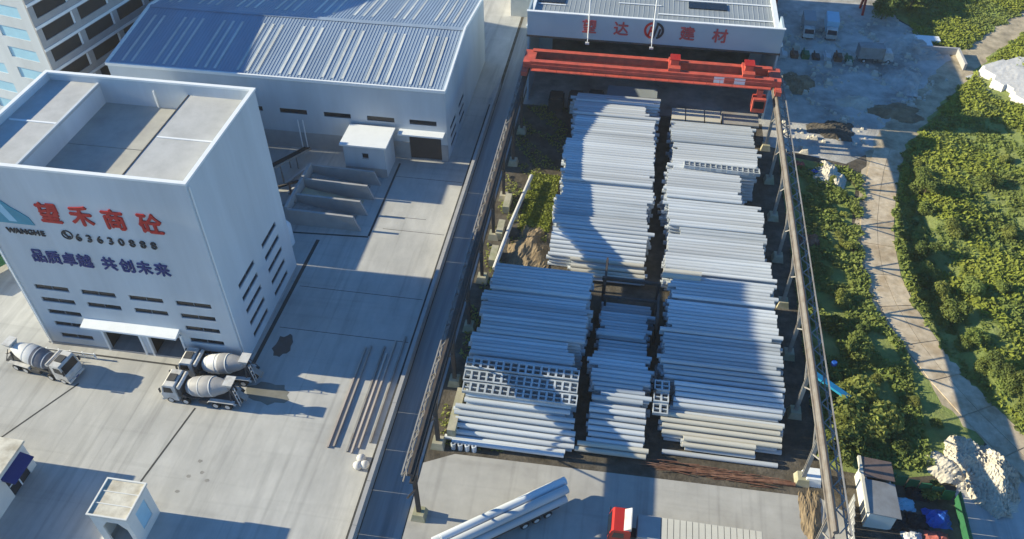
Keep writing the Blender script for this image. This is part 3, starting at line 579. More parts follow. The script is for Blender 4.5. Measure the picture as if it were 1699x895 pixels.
cnt += stack('concrete pipe pile on top of the front right stack', 'pipe piles of the front right stack', 'lower layers of concrete pipe piles in the front right stack', 7.2, 20.1, 75.9, 53.0,
      [(76, 4.9), (70, 5.0), (62.6, 4.9), (59, 3.4), (56, 2.3), (53.2, .7)], 15, ((60.2, 57.5, 11.5, .7, 0, None), (54.6, 53.5, 7.5, -.1, .35, 'pipe_cream'), (56.9, 54.7, 12.5, 0, 0, 'pipe_cream')))
print('pipes', cnt)
# hollow square blocks set in rows on the stacks
bk = MB()
for x0, x1, y0, y1 in ((-.42, .42, -.62, -.48), (-.42, .42, .48, .62), (-.42, -.3, -.48, .48), (.3, .42, -.48, .48)): bk.box(x0, x1, y0, y1, 0, .5)
bk.box(-.3, .3, -.06, .06, 0, .44); bkm = bk.mesh('block', 'pipe_dark')
for r_, (y, z, n, xs) in enumerate(((58.3, 4.62, 15, -13.9), (57.0, 4.05, 15, -13.9), (55.7, 3.62, 15, -13.8))):
    for k in range(n):
        o = link('hollow_block', bkm, None, (xs + k * .83, y, z), (R(14), 0, rnd.uniform(-.05, .05))); tag(o, 'hollow square concrete block in the grid on the front left stack', 'block', 'hollow blocks on the front left stack')
for k in range(14):
    o = link('hollow_block', bkm, None, (9.4 + k * .74, 98.6 - k * .03, 5.02), (0, 0, rnd.uniform(-.05, .05))); tag(o, 'hollow square concrete block in the single row on the back right stack', 'block', 'hollow blocks on the back right stack')
for k in range(6):
    o = link('hollow_block', bkm, None, (6.75 + (k % 2) * .8, 59.3 - (k // 2) * 1.2, 3.4 - (k // 2) * .5), (R(8), 0, rnd.uniform(-.05, .05))); tag(o, 'hollow square concrete block at the left end of the front right stack', 'block', 'hollow blocks on the front right stack')
for k in range(4):
    mb = MB().pipe((-14.3 + k * .75, 50.3, 0), (-14.3 + k * .75, 50.3, .95), .27, .16, 10, .3); mb.smooth = True
    single('pipe_stub', mb, 'pipe_concrete', 'short upright pipe stub in the row before the front left stack', 'pipe', 'pipe stubs before the front left stack')
# light steel plates, rack frames, sleepers in the corridors
for i, (x, y, z0, z1, lab) in enumerate(((-.2, 76.4, 0, 4.2, 'dark steel rack frame behind the middle stack, left post pair'), (6.3, 70.2, 0, 4.6, 'dark steel rack frame in the right corridor beside the middle stack'), (6.4, 60.2, 0, 3.6, 'dark steel rack frame at the left end of the front right stack'))):
    t = thing('rack_frame', lab, 'rack', (x, y, 0))
    for dy in (-1.6, 1.6): part('post', MB().box(x - .15, x + .15, y + dy - .15, y + dy + .15, z0, z1), 'steel_dark', t)
    part('rail', MB().box(x - .12, x + .12, y - 1.9, y + 1.9, z1 + .002, z1 + .22), 'steel_dark', t); part('tie', MB().box(x - .08, x + .08, y - 1.45, y + 1.45, z1 * .5, z1 * .5 + .15), 'steel_dark', t)
single('cross_beam', MB().box(-.6, 6.6, 75.4, 75.75, 3.2, 3.6).box(-.5, -.2, 75.4, 75.7, 0, 3.2).box(6.2, 6.5, 75.4, 75.7, 0, 3.2), 'steel_dark', 'dark steel portal beam behind the middle stack', 'beam')
single('cross_beam', MB().box(-.2, 6.2, 72.6, 72.9, 2.9, 3.2).box(-.1, .2, 72.6, 72.85, 0, 2.9).box(5.9, 6.15, 72.6, 72.85, 0, 2.9), 'steel_dark', 'dark steel portal beam over the back of the middle stack', 'beam')
sm = MB().pipe((-2.3, 0, 0), (2.3, 0, 0), .36, .2, 12); sm.smooth = True; sm = sm.mesh('pipe', 'pipe_cream')
tag(link('pipe_pile', sm, None, (9.0, 76.3, 5.0)), 'short cream pipe lying across the corridor end of the back right stack', 'pipe')
tag(link('pipe_pile', sm, None, (8.9, 75.6, 4.95)), 'shorter cream pipe just in front of the one at the corridor end', 'pipe')
# steel plates, pallets and site hut at the far end of the yard
t = thing('steel_plate_pile', 'cream plate pile in a patch of sun below the crane', 'plates', (11, 113.5, 0))
for k in range(5): part('plate', MB().box(7.2, 14.6, 112.0 + k * .02, 115.0 + k * .02, .1 + k * .3, .32 + k * .3), 'pipe_cream', t)
for k, (x0, x1) in enumerate(((7.2, 9.2), (9.4, 12.1), (12.3, 14.6))): part('sheet', MB().box(x0, x1, 112.0, 115.1, 3.8, 4.1).box(x0 + .2, x0 + .5, 112.4, 112.7, 1.7, 3.8).box(x1 - .5, x1 - .2, 114.4, 114.7, 1.7, 3.8), 'pipe_cream', t)
t = thing('mould_table', 'dark casting table below the crane at the right', 'table', (17.5, 114, 0)); part('top', MB().box(14.9, 20.4, 112.2, 115.6, 3.6, 3.9), 'steel_grey', t)
for x in (15.2, 20.1):
    for y in (112.5, 115.3): part('leg', MB().box(x - .15, x + .15, y - .15, y + .15, 0, 3.6), 'steel_dark', t)
single('grey_slab', MB().box(-3.2, 4.8, 117.6, 121.2, 3.2, 3.6).box(-3, -2.6, 118, 118.4, 0, 3.2).box(4.2, 4.6, 118, 118.4, 0, 3.2).box(-3, -2.6, 120.5, 120.9, 0, 3.2).box(4.2, 4.6, 120.5, 120.9, 0, 3.2), 'grey_roof', 'pale grey flat shelter roof behind the back left stack', 'shelter')
for i in range(3): single('machine_crate', MB().box(-12.6 + i * 3.2, -10.2 + i * 3.2, 117.6, 120.0, 0, 2.2 + .4 * i).box(-12.4 + i * 3.2, -10.4 + i * 3.2, 117.8, 119.8, 2.2 + .4 * i, 2.6 + .4 * i), 'steel_dark', ('low dark machine crate at the far left of the pipe yard', 'middle dark machine crate under the left end of the crane', 'tallest dark machine crate beside the grey shelter roof')[i], 'crate')
# rusty rebar along the front of the right stack
for k in range(9):
    mb = MB(); q = random.Random(k)
    for j in range(7):
        x = 8.0 + k * 1.35 + q.uniform(-1.5, 1.5); y = 52.1 - q.uniform(0, 1.1) - k * .06; L = q.uniform(2, 4.5); a = q.uniform(-.15, .15)
        mb.bar((x - L / 2, y - L / 2 * a, .06 + .06 * j), (x + L / 2, y + L / 2 * a, .08 + .06 * j), .07)
    single('rebar_bundle', mb, 'rust', 'rusty rebar bundle in the scrap along the front right stack', 'rebar', 'rusty rebar in front of the right stack')
single('sleeper_beam', MB().box(8.8, 21.4, 51.1, 51.5, 0, .3), 'rust', 'long rusty steel sleeper lying before the front right stack', 'beam')

# steel beams and bags on the yard beside the boundary wall
for i, (x, y0, y1, m) in enumerate(((-27.6, 48.2, 62.6, 'timber'), (-27.0, 48.4, 62.9, 'timber'), (-25.4, 48.0, 63.1, 'steel_grey'), (-24.9, 47.9, 62.0, 'timber'), (-24.3, 48.6, 64.2, 'timber'), (-23.3, 49.5, 65.0, 'steel_grey'))):
    mb = MB().box(x - .1, x + .1, y0, y1, .02, .08).box(x - .03, x + .03, y0, y1, .08, .2).box(x - .1, x + .1, y0, y1, .2, .26)
    single('steel_joist', mb, m, ('leftmost brown joist lying on the yard beside the boundary wall', 'second brown joist from the left beside the boundary wall', 'grey joist third from the left on the yard', 'brown joist in the middle of the row by the wall', 'brown joist second from the boundary wall', 'grey joist nearest the boundary wall')[i], 'joist')
for i, (x, y) in enumerate(((-23.6, 47.3), (-23.0, 46.6), (-23.7, 46.4))):
    mb = MB().lathe([(0, .25), (.1, .45), (.45, .5), (.7, .3), (.78, .1)], (x, y, .02), (0, 0, 1), 10); single('sack', mb, 'rag_pale', 'pale sack in the small heap at the end of the joists', 'sack', 'sacks at the end of the joists')

# ---------------------------------------------------------------- vehicles
def wheel(parent, x, y, r=.5, wd_=.34, s=1):
    mb = MB().lathe([(0, r * .7), (0.02, r * .93), (.08, r), (wd_ - .08, r), (wd_ - .02, r * .93), (wd_, r * .7)], (x, y - wd_ / 2, r), (0, 1, 0), 16)
    o = part('wheel', mb, 'tyre', parent, world=False)
    yy = y + s * wd_ / 2
    part('rim', MB().cyl((x, yy - .06 * s, r), (x, yy + .015 * s, r), r * .58, 12), 'steel_pale', o, world=False)
def mixer(label, loc, rz, drum_rear, drum_front, seed=0):
    t = thing('mixer_truck', label, 'mixer truck', loc, rz, 'concrete mixer trucks in the yard')
    part('chassis', MB().box(-4.4, 3.4, -.45, .45, .75, 1.05).box(-4.2, 2.2, -1.0, 1.0, 1.05, 1.15).box(-1.0, .6, -1.2, -.5, .55, 1.04).box(-.6, .4, .5, 1.2, .55, 1.04), 'chassis', t, world=False)
    cab = part('cab', MB().prism([(2.75, .55), (4.55, .55), (4.62, 1.5), (4.45, 1.75), (4.2, 2.85), (4.0, 3.02), (2.85, 3.02), (2.75, 2.9)], 'y', -1.2, 1.2), 'truck_white', t, world=False)
    part('windscreen', MB().hexa([(4.47, -1.05, 1.78), (4.49, -1.05, 1.78), (4.49, 1.05, 1.78), (4.47, 1.05, 1.78)], [(4.22, -1.0, 2.78), (4.26, -1.0, 2.78), (4.26, 1.0, 2.78), (4.22, 1.0, 2.78)]), 'glass', cab, world=False)
    for s in (-1, 1):
        part('side_window', MB().prism([(3.15, 1.85), (4.25, 1.8), (4.08, 2.7), (3.2, 2.7)], 'y', s * 1.205, s * 1.22), 'glass', cab, world=False)
        part('mirror', MB().box(4.5, 4.62, s * 1.3 - .1, s * 1.3 + .1, 1.9, 2.5).bar((4.45, s * 1.2, 2.5), (4.56, s * 1.32, 2.5), .05), 'black_paint', cab, world=False)
        part('headlight', MB().box(4.56, 4.63, s * .85 - .2, s * .85 + .2, .8, 1.05), 'steel_pale', cab, world=False)
    part('bumper', MB().box(4.5, 4.75, -1.22, 1.22, .45, .78), 'truck_white', cab, world=False)
    part('roof_visor', MB().box(3.0, 3.9, -.5, .5, 3.02, 3.14), 'chassis', cab, world=False)
    part('engine_stack', MB().box(2.2, 2.65, -1.1, 1.1, 1.15, 2.6), 'chassis', t, world=False)
    part('water_tank', MB().cyl((2.35, -1.15, 2.75), (2.35, 1.15, 2.75), .22, 12), 'truck_white', t, world=False)
    ax = Vector((-1, 0, .2)).normalized(); o0 = Vector((2.05, 0, 1.75))
    def rr(u):
        pts = [(0, .45), (.35, .85), (1.2, 1.13), (2.6, 1.2), (3.2, 1.17), (4.6, .82), (5.3, .5)]
        for (a, ra), (b, rb) in zip(pts, pts[1:]):
            if a <= u <= b: return ra + (rb - ra) * (u - a) / (b - a)
        return pts[-1][1]
    dr = part('drum', MB().lathe([(u, rr(u)) for u in (0, .18, .35, .8, 1.2, 1.9, 2.4)], o0, ax, 24), drum_front, t, world=False)
    part('drum_rear', MB().lathe([(u, rr(u)) for u in (2.4, 2.6, 3.2, 3.9, 4.6, 5.3)], o0, ax, 24), drum_rear, dr, world=False)
    for u in (.9, 2.0, 3.4): part('drum_band', MB().lathe([(u - .06, rr(u) - .02), (u - .05, rr(u) + .035), (u + .05, rr(u) + .035), (u + .06, rr(u) - .02)], o0, ax, 24), 'drum_white', dr, world=False)
    e = o0 + ax * 5.3
    part('hopper', MB().hexa([(e.x - .3, -.35, e.z + .1), (e.x + .15, -.35, e.z + .1), (e.x + .15, .35, e.z + .1), (e.x - .3, .35, e.z + .1)], [(e.x - .75, -.7, e.z + .95), (e.x + .35, -.7, e.z + .95), (e.x + .35, .7, e.z + .95), (e.x - .75, .7, e.z + .95)]), 'truck_white', t, world=False)
    part('chute', MB().hexa([(-3.9, -.3, 1.7), (-3.9, .3, 1.7), (-4.9, .45, 1.0), (-4.9, -.15, 1.0)], [(-3.8, -.35, 1.95), (-3.8, .35, 1.95), (-4.95, .5, 1.25), (-4.95, -.2, 1.25)]), 'steel_grey', t, world=False)
    part('rear_frame', MB().bar((-3.3, -.8, 1.1), (-3.3, -.5, 2.4), .15).bar((-3.3, .8, 1.1), (-3.3, .5, 2.4), .15).bar((-3.3, -.6, 2.35), (-3.3, .6, 2.35), .15).bar((-4.2, -.9, 1.1), (-3.4, -.6, 2.9), .08).bar((-4.2, .9, 1.1), (-3.4, .6, 2.9), .08), 'chassis', t, world=False)
    part('ladder', MB().bar((-4.35, .55, .7), (-4.05, .55, 3.3), .06).bar((-4.35, .95, .7), (-4.05, .95, 3.3), .06).bar((-4.3, .55, 1.2), (-4.3, .95, 1.2), .05).bar((-4.22, .55, 1.8), (-4.22, .95, 1.8), .05).bar((-4.15, .55, 2.4), (-4.15, .95, 2.4), .05).bar((-4.08, .55, 3.0), (-4.08, .95, 3.0), .05), 'steel_pale', t, world=False)
    part('number_plate', MB().box(4.752, 4.77, -.25, .25, .5, .65), 'blue_paint', t, world=False)
    part('hose_reel', MB().cyl((1.9, 1.0, 1.5), (1.9, 1.25, 1.5), .25, 10), 'black_paint', t, world=False)
    for s in (-1, 1):
        part('mudguard', MB().prism([(-3.95, .95), (-3.7, 1.2), (-.9, 1.2), (-.6, .95), (-.68, .92), (-.95, 1.12), (-3.65, 1.12), (-3.87, .92)], 'y', s * .75, s * 1.24), 'truck_white', t, world=False)
        for x in (3.75, 2.0): wheel(t, x, s * 1.05, .5, .32, s)
        for x in (-1.5, -2.9): wheel(t, x, s * .95, .5, .55, s)
    return t
mixer('white mixer truck with two-tone drum parked at the left tower door', (-63.6, 53.6, .02), R(-9), 'drum_white', 'drum_dark')
mixer('mixer truck parked nearest the tower corner, white cab to the left', (-42.6, 55.9, .02), R(181), 'drum_grey', 'drum_white')
mixer('grey-drummed mixer truck nearest the camera of the parked pair', (-43.0, 52.5, .02), R(180), 'drum_grey', 'drum_grey')

# truck half seen left of the tower
t = thing('tipper_truck', 'dark tipper truck half hidden at the left edge of the tower', 'truck', (-79.5, 68.0, .02), R(60))
part('chassis', MB().box(-4, 3.6, -.5, .5, .7, 1.0), 'chassis', t, False); part('bed', MB().box(-4, 1.6, -1.2, -1.1, 1.0, 2.3).box(-4, 1.6, 1.1, 1.2, 1.0, 2.3).box(-4, -3.9, -1.1, 1.1, 1.0, 2.3).box(1.5, 1.6, -1.1, 1.1, 1.0, 2.5).box(-3.9, 1.5, -1.1, 1.1, 1.0, 1.12), 'green_paint', t, False)
c_ = part('cab', MB().prism([(1.8, .6), (3.6, .6), (3.6, 1.6), (3.2, 2.7), (1.8, 2.7)], 'y', -1.15, 1.15), 'truck_white', t, False)
part('windscreen', MB().hexa([(3.62, -1, 1.62), (3.64, -1, 1.62), (3.64, 1, 1.62), (3.62, 1, 1.62)], [(3.26, -1, 2.6), (3.28, -1, 2.6), (3.28, 1, 2.6), (3.26, 1, 2.6)]), 'glass', c_, False)
for s in (-1, 1):
    for x in (2.8, -1.6, -2.9): wheel(t, x, s * 1.0, .5, .4, s)

# red lorry with grey cargo trailer at the bottom edge
t = thing('red_lorry', 'red lorry cab with long grey trailer at the bottom edge', 'lorry', (10.0, 42.8, .016), R(180))
c_ = part('cab', MB().prism([(5.2, .5), (7.3, .5), (7.35, 1.7), (7.05, 2.9), (6.85, 3.1), (5.4, 3.1), (5.2, 2.9)], 'y', -1.25, 1.25), 'truck_red', t, False)
part('windscreen', MB().hexa([(7.36, -1.1, 1.72), (7.39, -1.1, 1.72), (7.39, 1.1, 1.72), (7.36, 1.1, 1.72)], [(7.09, -1.05, 2.8), (7.12, -1.05, 2.8), (7.12, 1.05, 2.8), (7.09, 1.05, 2.8)]), 'glass', c_, False)
part('wind_deflector', MB().prism([(5.2, 3.101), (5.9, 3.101), (5.3, 3.5), (5.2, 3.5)], 'y', -1.15, 1.15), 'truck_white', c_, False)
for s in (-1, 1): part('side_window', MB().prism([(5.8, 1.85), (6.95, 1.8), (6.8, 2.7), (5.85, 2.7)], 'y', s * 1.255, s * 1.27), 'glass', c_, False); part('mirror', MB().box(7.2, 7.3, s * 1.4 - .1, s * 1.4 + .1, 1.9, 2.6), 'black_paint', c_, False)
part('chassis', MB().box(-7, 6, -.5, .5, .7, 1.0), 'chassis', t, False)
tr = part('trailer_body', MB().box(-7.2, 4.6, -1.25, 1.25, 1.05, 2.3), 'tin_grey', t, False)
part('tarpaulin', MB().box(2.4, 4.55, -1.22, 1.22, 2.303, 2.42), 'dado', tr, False)
cvr = MB()
for k in range(16): cvr.box(-7.15 + k * .595, -6.62 + k * .595, -1.22, 1.22, 2.303, 2.38)
part('cover_slats', cvr, 'pipe_cream', tr, False)
for s in (-1, 1):
    for x in (6.3, 3.3, -4.0, -5.3, -6.5): wheel(t, x, s * 1.0, .5, .4, s)
# flatbed trailer loaded with long pipes
ang = math.atan2(8.6, 11.6)
t = thing('flatbed_trailer', 'low flatbed trailer under the long pipes at the bottom edge', 'trailer', (-7.8, 41.7, .016), ang)
part('deck', MB().box(-7.0, 6.0, -1.2, 1.2, 1.1, 1.3), 'steel_dark', t, False); part('chassis', MB().box(-6.5, 5.6, -.5, .5, .75, 1.1), 'chassis', t, False)
for s in (-1, 1):
    for x in (4.8, 3.5, 2.2): wheel(t, x, s * .95, .48, .4, s)
lp = MB().pipe((-6.8, 0, 0), (6.8, 0, 0), .43, .28, 16); lp.smooth = True; lp = lp.mesh('pipe', 'pipe_concrete')
for i, (dy, z, dx) in enumerate(((-.9, 1.74, .1), (0, 1.74, .3), (.9, 1.74, .1), (-.45, 2.5, .5), (.45, 2.5, .8))):
    p = Matrix.Rotation(ang, 3, 'Z') @ Vector((dx, dy, 0)); o = link('pipe_pile', lp, None, (-7.8 + p.x, 41.7 + p.y, z), (0, 0, ang))
    tag(o, 'long concrete pipe loaded on the flatbed trailer', 'pipe', 'pipes on the flatbed trailer')

# ---------------------------------------------------------------- small buildings at the bottom left
b = thing('wash_booth', 'white booth with dirty cream roof and dark arched opening', 'booth', (-43.7, 36.3, 0))
BX0, BX1, BY0, BY1, BH = -45.6, -41.8, 34.4, 38.2, 4.9
part('wall', MB().box(BX0, BX0 + .2, BY0 + .2, BY1, 0, BH).box(BX0 + .2, BX1 - .2, BY1 - .2, BY1, 0, BH), 'booth_white', b)
part('wall', MB().wall('x', BX1 - .2, BX1, BY0 + .2, BY1, 0, BH, [(35.6, 37.3, 1.2, 4.0)]), 'booth_white', b); part('side_panel', MB().box(BX1 - .15, BX1 - .08, 35.6, 37.3, 1.2, 4.0), 'pale_blue_paint', b)
op = MB().box(BX0, BX0 + .8, BY0, BY0 + .2, 0, BH).box(BX1 - .5, BX1, BY0, BY0 + .2, 0, BH).box(BX0 + .8, BX1 - .5, BY0, BY0 + .2, 4.0, BH)
op.prism([(BX0 + .8, 4.0), (BX0 + .8, 3.0), (BX0 + 1.5, 4.0)], 'y', BY0, BY0 + .2).prism([(BX1 - .5, 4.0), (BX1 - .5, 3.0), (BX1 - 1.2, 4.0)], 'y', BY0, BY0 + .2); part('front_wall', op, 'booth_white', b)
part('roof', MB().box(BX0 - .12, BX1 + .12, BY0 - .12, BY1 + .12, BH, BH + .12), 'booth_roof', b)
for q in ((BX0 - .14, BX1 + .14, BY0 - .14, BY0 + .02), (BX0 - .14, BX1 + .14, BY1 - .02, BY1 + .14)): part('roof_kerb', MB().box(*q, BH + .123, BH + .28), 'booth_white', b)
for q in ((BX0 - .14, BX0 + .02), (BX1 - .02, BX1 + .14)): part('roof_kerb', MB().box(*q, BY0 + .02, BY1 - .02, BH + .123, BH + .28), 'booth_white', b)
for y in (35.6, 36.9): part('roof_rib', MB().box(BX0 + .05, BX1 - .05, y, y + .1, BH + .123, BH + .2), 'booth_white', b)
b = thing('gate_office', 'low white office with cream roof at the bottom left corner', 'building', (-66, 32, 0))
part('wall', MB().wall('x', -57.4, -57.2, 22, 41.4, 0, 3.9, [(37.6, 40.4, 0, 2.9), (28, 33, 1.1, 2.6)]).box(-76, -57.4, 41.2, 41.4, 0, 3.9).box(-76, -75.8, 22, 41.2, 0, 3.9), 'booth_white', b)
part('roof', MB().box(-76.2, -57.0, 21.8, 41.6, 3.9, 4.15), 'booth_roof', b)
d_ = part('door', MB().box(-57.36, -57.3, 37.6, 40.4, 0, 2.9), 'black_paint', b); part('door_rail', MB().box(-57.29, -57.24, 38.9, 39.05, 0, 2.9).box(-57.29, -57.24, 37.7, 40.3, 1.4, 1.52), 'white_trim', d_)
part('awning', MB().hexa([(-57.19, 37.4, 3.0), (-55.9, 37.4, 2.75), (-55.9, 40.7, 2.75), (-57.19, 40.7, 3.0)], [(-57.19, 37.4, 3.4), (-55.9, 37.4, 2.85), (-55.9, 40.7, 2.85), (-57.19, 40.7, 3.4)]), 'blue_paint', b)
f = part('window', MB().box(-57.36, -57.3, 28, 33, 1.1, 1.2).box(-57.36, -57.3, 28, 33, 2.5, 2.6), 'window_frame', b); part('pane', MB().box(-57.38, -57.365, 28, 33, 1.1, 2.6), 'glass', f)
# rail fence by the tower front
f = thing('rail_fence', 'low pale rail fence before the left part of the tower front', 'fence', (-60.5, 56.0, 0))
for k in range(5): part('post', MB().box(-64.6 + k * 1.5, -64.45 + k * 1.5, 55.9, 56.05, 0, 1.0), 'white_trim', f)
for z in (.45, .92): part('rail', MB().box(-64.6, -58.3, 55.82, 55.895, z, z + .1), 'white_trim', f)

# ---------------------------------------------------------------- right side: track, field, thickets, sheds
CL = [(90, 180), (74, 163), (64, 151), (55, 138), (47.5, 126), (41.5, 115.5), (38.6, 106), (36.4, 96), (35.6, 88), (35.9, 82), (37.6, 75), (40.6, 67.5), (44.6, 60.5), (49, 54), (54, 47), (62, 38)]
def samp(pts, step):
    out = []; P = [Vector(p) for p in pts]
    def cr_(p0, p1, p2, p3, t): return .5 * ((2 * p1) + (-p0 + p2) * t + (2 * p0 - 5 * p1 + 4 * p2 - p3) * t * t + (-p0 + 3 * p1 - 3 * p2 + p3) * t ** 3)
    raw = []
    for i in range(len(P) - 1):
        p0 = P[max(0, i - 1)]; p3 = P[min(len(P) - 1, i + 2)]
        for k in range(24): raw.append(cr_(p0, P[i], P[i + 1], p3, k / 24))
    acc = 0; out = [raw[0]]
    for a, b_ in zip(raw, raw[1:]):
        acc += (b_ - a).length
        if acc >= step: out.append(b_); acc = 0
    return out
cl = samp(CL, 1.0)
def nrm(i, pts):
    d = (pts[min(len(pts) - 1, i + 1)] - pts[max(0, i - 1)]).normalized(); return Vector((-d.y, d.x))
vs = []; q = random.Random(5)
for i, p in enumerate(cl):
    n_ = nrm(i, cl); a = 2.75 + q.uniform(-.5, .5); b_ = 2.75 + q.uniform(-.5, .5); vs += [(p.x + n_.x * a, p.y + n_.y * a, .03), (p.x - n_.x * b_, p.y - n_.y * b_, .03)]
track = struct('dirt_track', MB().add(vs, [(2 * i, 2 * i + 1, 2 * i + 3, 2 * i + 2) for i in range(len(cl) - 1)]), 'track_dirt')
i = 0
while i < len(cl) - 6:
    if 50 < cl[i].y < 118:
        j = i + 5
        for s in (0, 1):
            quad = []
            for k, g_ in ((i, .05), (j, -.05)):
                n_ = nrm(k, cl); p = cl[k]
                lo, hi = (-2.2, -.03) if s == 0 else (.03, 2.2)
                quad.append((p.x + n_.x * lo, p.y + n_.y * lo)); quad.append((p.x + n_.x * hi, p.y + n_.y * hi))
            (ax_, ay_), (bx_, by_), (cx_, cy_), (dx_, dy_) = quad
            d = (Vector((cx_, cy_)) - Vector((ax_, ay_))).normalized() * .06
            pts = [(ax_ + d.x, ay_ + d.y), (bx_ + d.x, by_ + d.y), (dx_ - d.x, dy_ - d.y), (cx_ - d.x, cy_ - d.y)]
            z = .10 + q.uniform(-.012, .012)
            part('road_slab', MB().hexa([(x, y, .031) for x, y in pts], [(x, y, z) for x, y in pts]), 'slab_concrete', track)
    i += 5
cla = np.array([(p.x, p.y) for p in cl])
def road_dist(x, y):
    d = np.hypot(cla[:, 0] - x, cla[:, 1] - y); k = int(d.argmin()); side = 1 if x > cla[k, 0] + (y - cla[k, 1]) * 0 else -1
    return d[k], side
def bumpz(x, y): return .5 * math.sin(x * .31 + 1.3 * math.sin(y * .13)) + .45 * math.sin(y * .27 + math.sin(x * .21) * 1.7) + .25 * math.sin(x * .9 + y * .7)
# meadow terrain right of the track
mb = MB(); nx, ny = 70, 110; vs = []
for a in range(nx + 1):
    for b_ in range(ny + 1):
        x, y = 34 + a * 1.6, 30 + b_ * 1.7
        d, s = road_dist(x, y); k = cla[np.hypot(cla[:, 0] - x, cla[:, 1] - y).argmin()]
        right = x > k[0]
        z = -.25 if not right else min(1, max(0, (d - 2.4) / 5)) * (.9 + .7 * bumpz(x, y)) - (.1 if d < 1.2 else 0) + .022
        vs.append((x, y, z))
mb.add(vs, [(a * (ny + 1) + b_, (a + 1) * (ny + 1) + b_, (a + 1) * (ny + 1) + b_ + 1, a * (ny + 1) + b_ + 1) for a in range(nx) for b_ in range(ny)]); mb.smooth = True
struct('meadow', mb, 'meadow')
TV = np.array(vs).reshape(nx + 1, ny + 1, 3)
def tz(x, y):
    a = int((x - 34) / 1.6); b_ = int((y - 30) / 1.7)
    if 0 <= a < nx and 0 <= b_ < ny: return max(0.0, float(TV[a, b_, 2]))
    return 0.0
struct('verge_ground', polysheet([(24.2, 54), (31, 53.6), (36.5, 55), (41, 58), (42.6, 61), (38.5, 68), (35.4, 74), (32.6, 80), (32.2, 92), (34.6, 104), (33, 109), (24, 111)], .008), 'meadow')
struct('far_meadow', polysheet([(50, 161), (57, 150), (60, 149), (75, 170), (84, 184), (84, 260), (49, 260)], .016), 'meadow')
struct('lower_pavement', polysheet([(36.5, 36), (60, 36), (50.5, 50), (46.8, 55.5), (43.6, 60), (40, 58), (37.5, 53)], .014), 'yard_concrete')

# leaf meshes
def leaves(pos, nor, size, rng, elong=1.5):
    n = len(pos); a = rng.normal(size=(n, 3)) * .6 + nor * .8 + np.array([-.35, 0, .35]); a /= np.linalg.norm(a, axis=1)[:, None]
    t = np.cross(a, rng.normal(size=(n, 3))); t /= np.linalg.norm(t, axis=1)[:, None]; b_ = np.cross(a, t)
    s = size * rng.uniform(.6, 1.35, size=(n, 1)); t = t * s * .5 * elong; b_ = b_ * s * .5
    v = np.empty((n, 4, 3)); v[:, 0] = pos - t; v[:, 1] = pos - b_ * .8 + a * s * .12; v[:, 2] = pos + t; v[:, 3] = pos + b_ * .8 + a * s * .12
    return v.reshape(-1, 3)
def quads_mesh(name, v, m):
    me = bpy.data.meshes.new(name); n = len(v) // 4; me.vertices.add(len(v)); me.vertices.foreach_set('co', v.astype(np.float32).ravel())
    me.loops.add(4 * n); me.loops.foreach_set('vertex_index', np.arange(4 * n, dtype=np.int32)); me.polygons.add(n)
    me.polygons.foreach_set('loop_start', np.arange(0, 4 * n, 4, dtype=np.int32)); me.materials.append(MATS[m]); me.update(calc_edges=True); me.validate(); return me
def crown(seed, r, h, zb, nl, size, m, lobes=9):
    g_ = np.random.default_rng(seed); P = []; N = []
    for k in range(lobes):
        a = g_.uniform(0, 6.28); d = r * math.sqrt(g_.uniform(0, .75)); z = zb + h * g_.uniform(.25, .8); lr = r * g_.uniform(.3, .52)
        c = np.array([math.cos(a) * d, math.sin(a) * d, z]); u = g_.normal(size=(nl // lobes, 3)); u /= np.linalg.norm(u, axis=1)[:, None]
        u[:, 2] = np.where(u[:, 2] < -.3, -u[:, 2], u[:, 2]); rad = lr * g_.uniform(.4, 1.3, size=(len(u), 1)); q_ = c + u * rad * np.array([1, 1, .8]); P.append(q_); N.append(u)
    return quads_mesh('crown', leaves(np.vstack(P), np.vstack(N), size, g_), m)
def limbs(seed, r, h, zb):
    q = random.Random(seed); mb = MB().cyl((0, 0, -.2), (q.uniform(-.2, .2), q.uniform(-.2, .2), zb + h * .5), .2, 8, .08)
    for k in range(6):
        a = q.uniform(0, 6.28); d = r * q.uniform(.4, .8); z0 = zb * .6 + q.uniform(0, h * .3); mb.cyl((0, 0, z0), (math.cos(a) * d, math.sin(a) * d, z0 + h * q.uniform(.2, .45)), .07, 5, .02)
    return mb.mesh('trunk', 'trunk')
PROTO = {}
for k, (r, h, zb, nl, sz, m) in {'a': (2.2, 2.2, .4, 2600, .4, 'leaf_a'), 'b': (2.7, 3.4, .9, 3200, .36, 'leaf_b'), 'c': (1.9, 1.6, .2, 2000, .4, 'leaf_c'), 'd': (3.2, 3.6, 1.2, 3600, .38, 'leaf_a'), 'e': (1.3, 1.3, .1, 1100, .3, 'leaf_b'), 'f': (2.6, 2.2, .4, 2800, .42, 'leaf_c')}.items():
    PROTO[k] = (crown(hash(r) % 1000 + ord(k), r, h, zb, nl, sz, m), limbs(ord(k), r, h, zb))
TONE = {'a': 'mid green', 'd': 'mid green', 'b': 'dark green', 'e': 'dark green', 'c': 'yellow green', 'f': 'yellow green'}
def plant(k, x, y, s, label, group, name='bush', cat='bush'):
    if group: label = ('small ' if s < .5 else 'large ') + TONE[k] + ' ' + label
    t = thing(name, label, cat, (x, y, tz(x, y)), rnd.uniform(0, 6.28), group); t.scale = (s, s, s * rnd.uniform(.85, 1.15))
    link('trunk', PROTO[k][1], t); link('crown', PROTO[k][0], t); return t
NB = 0
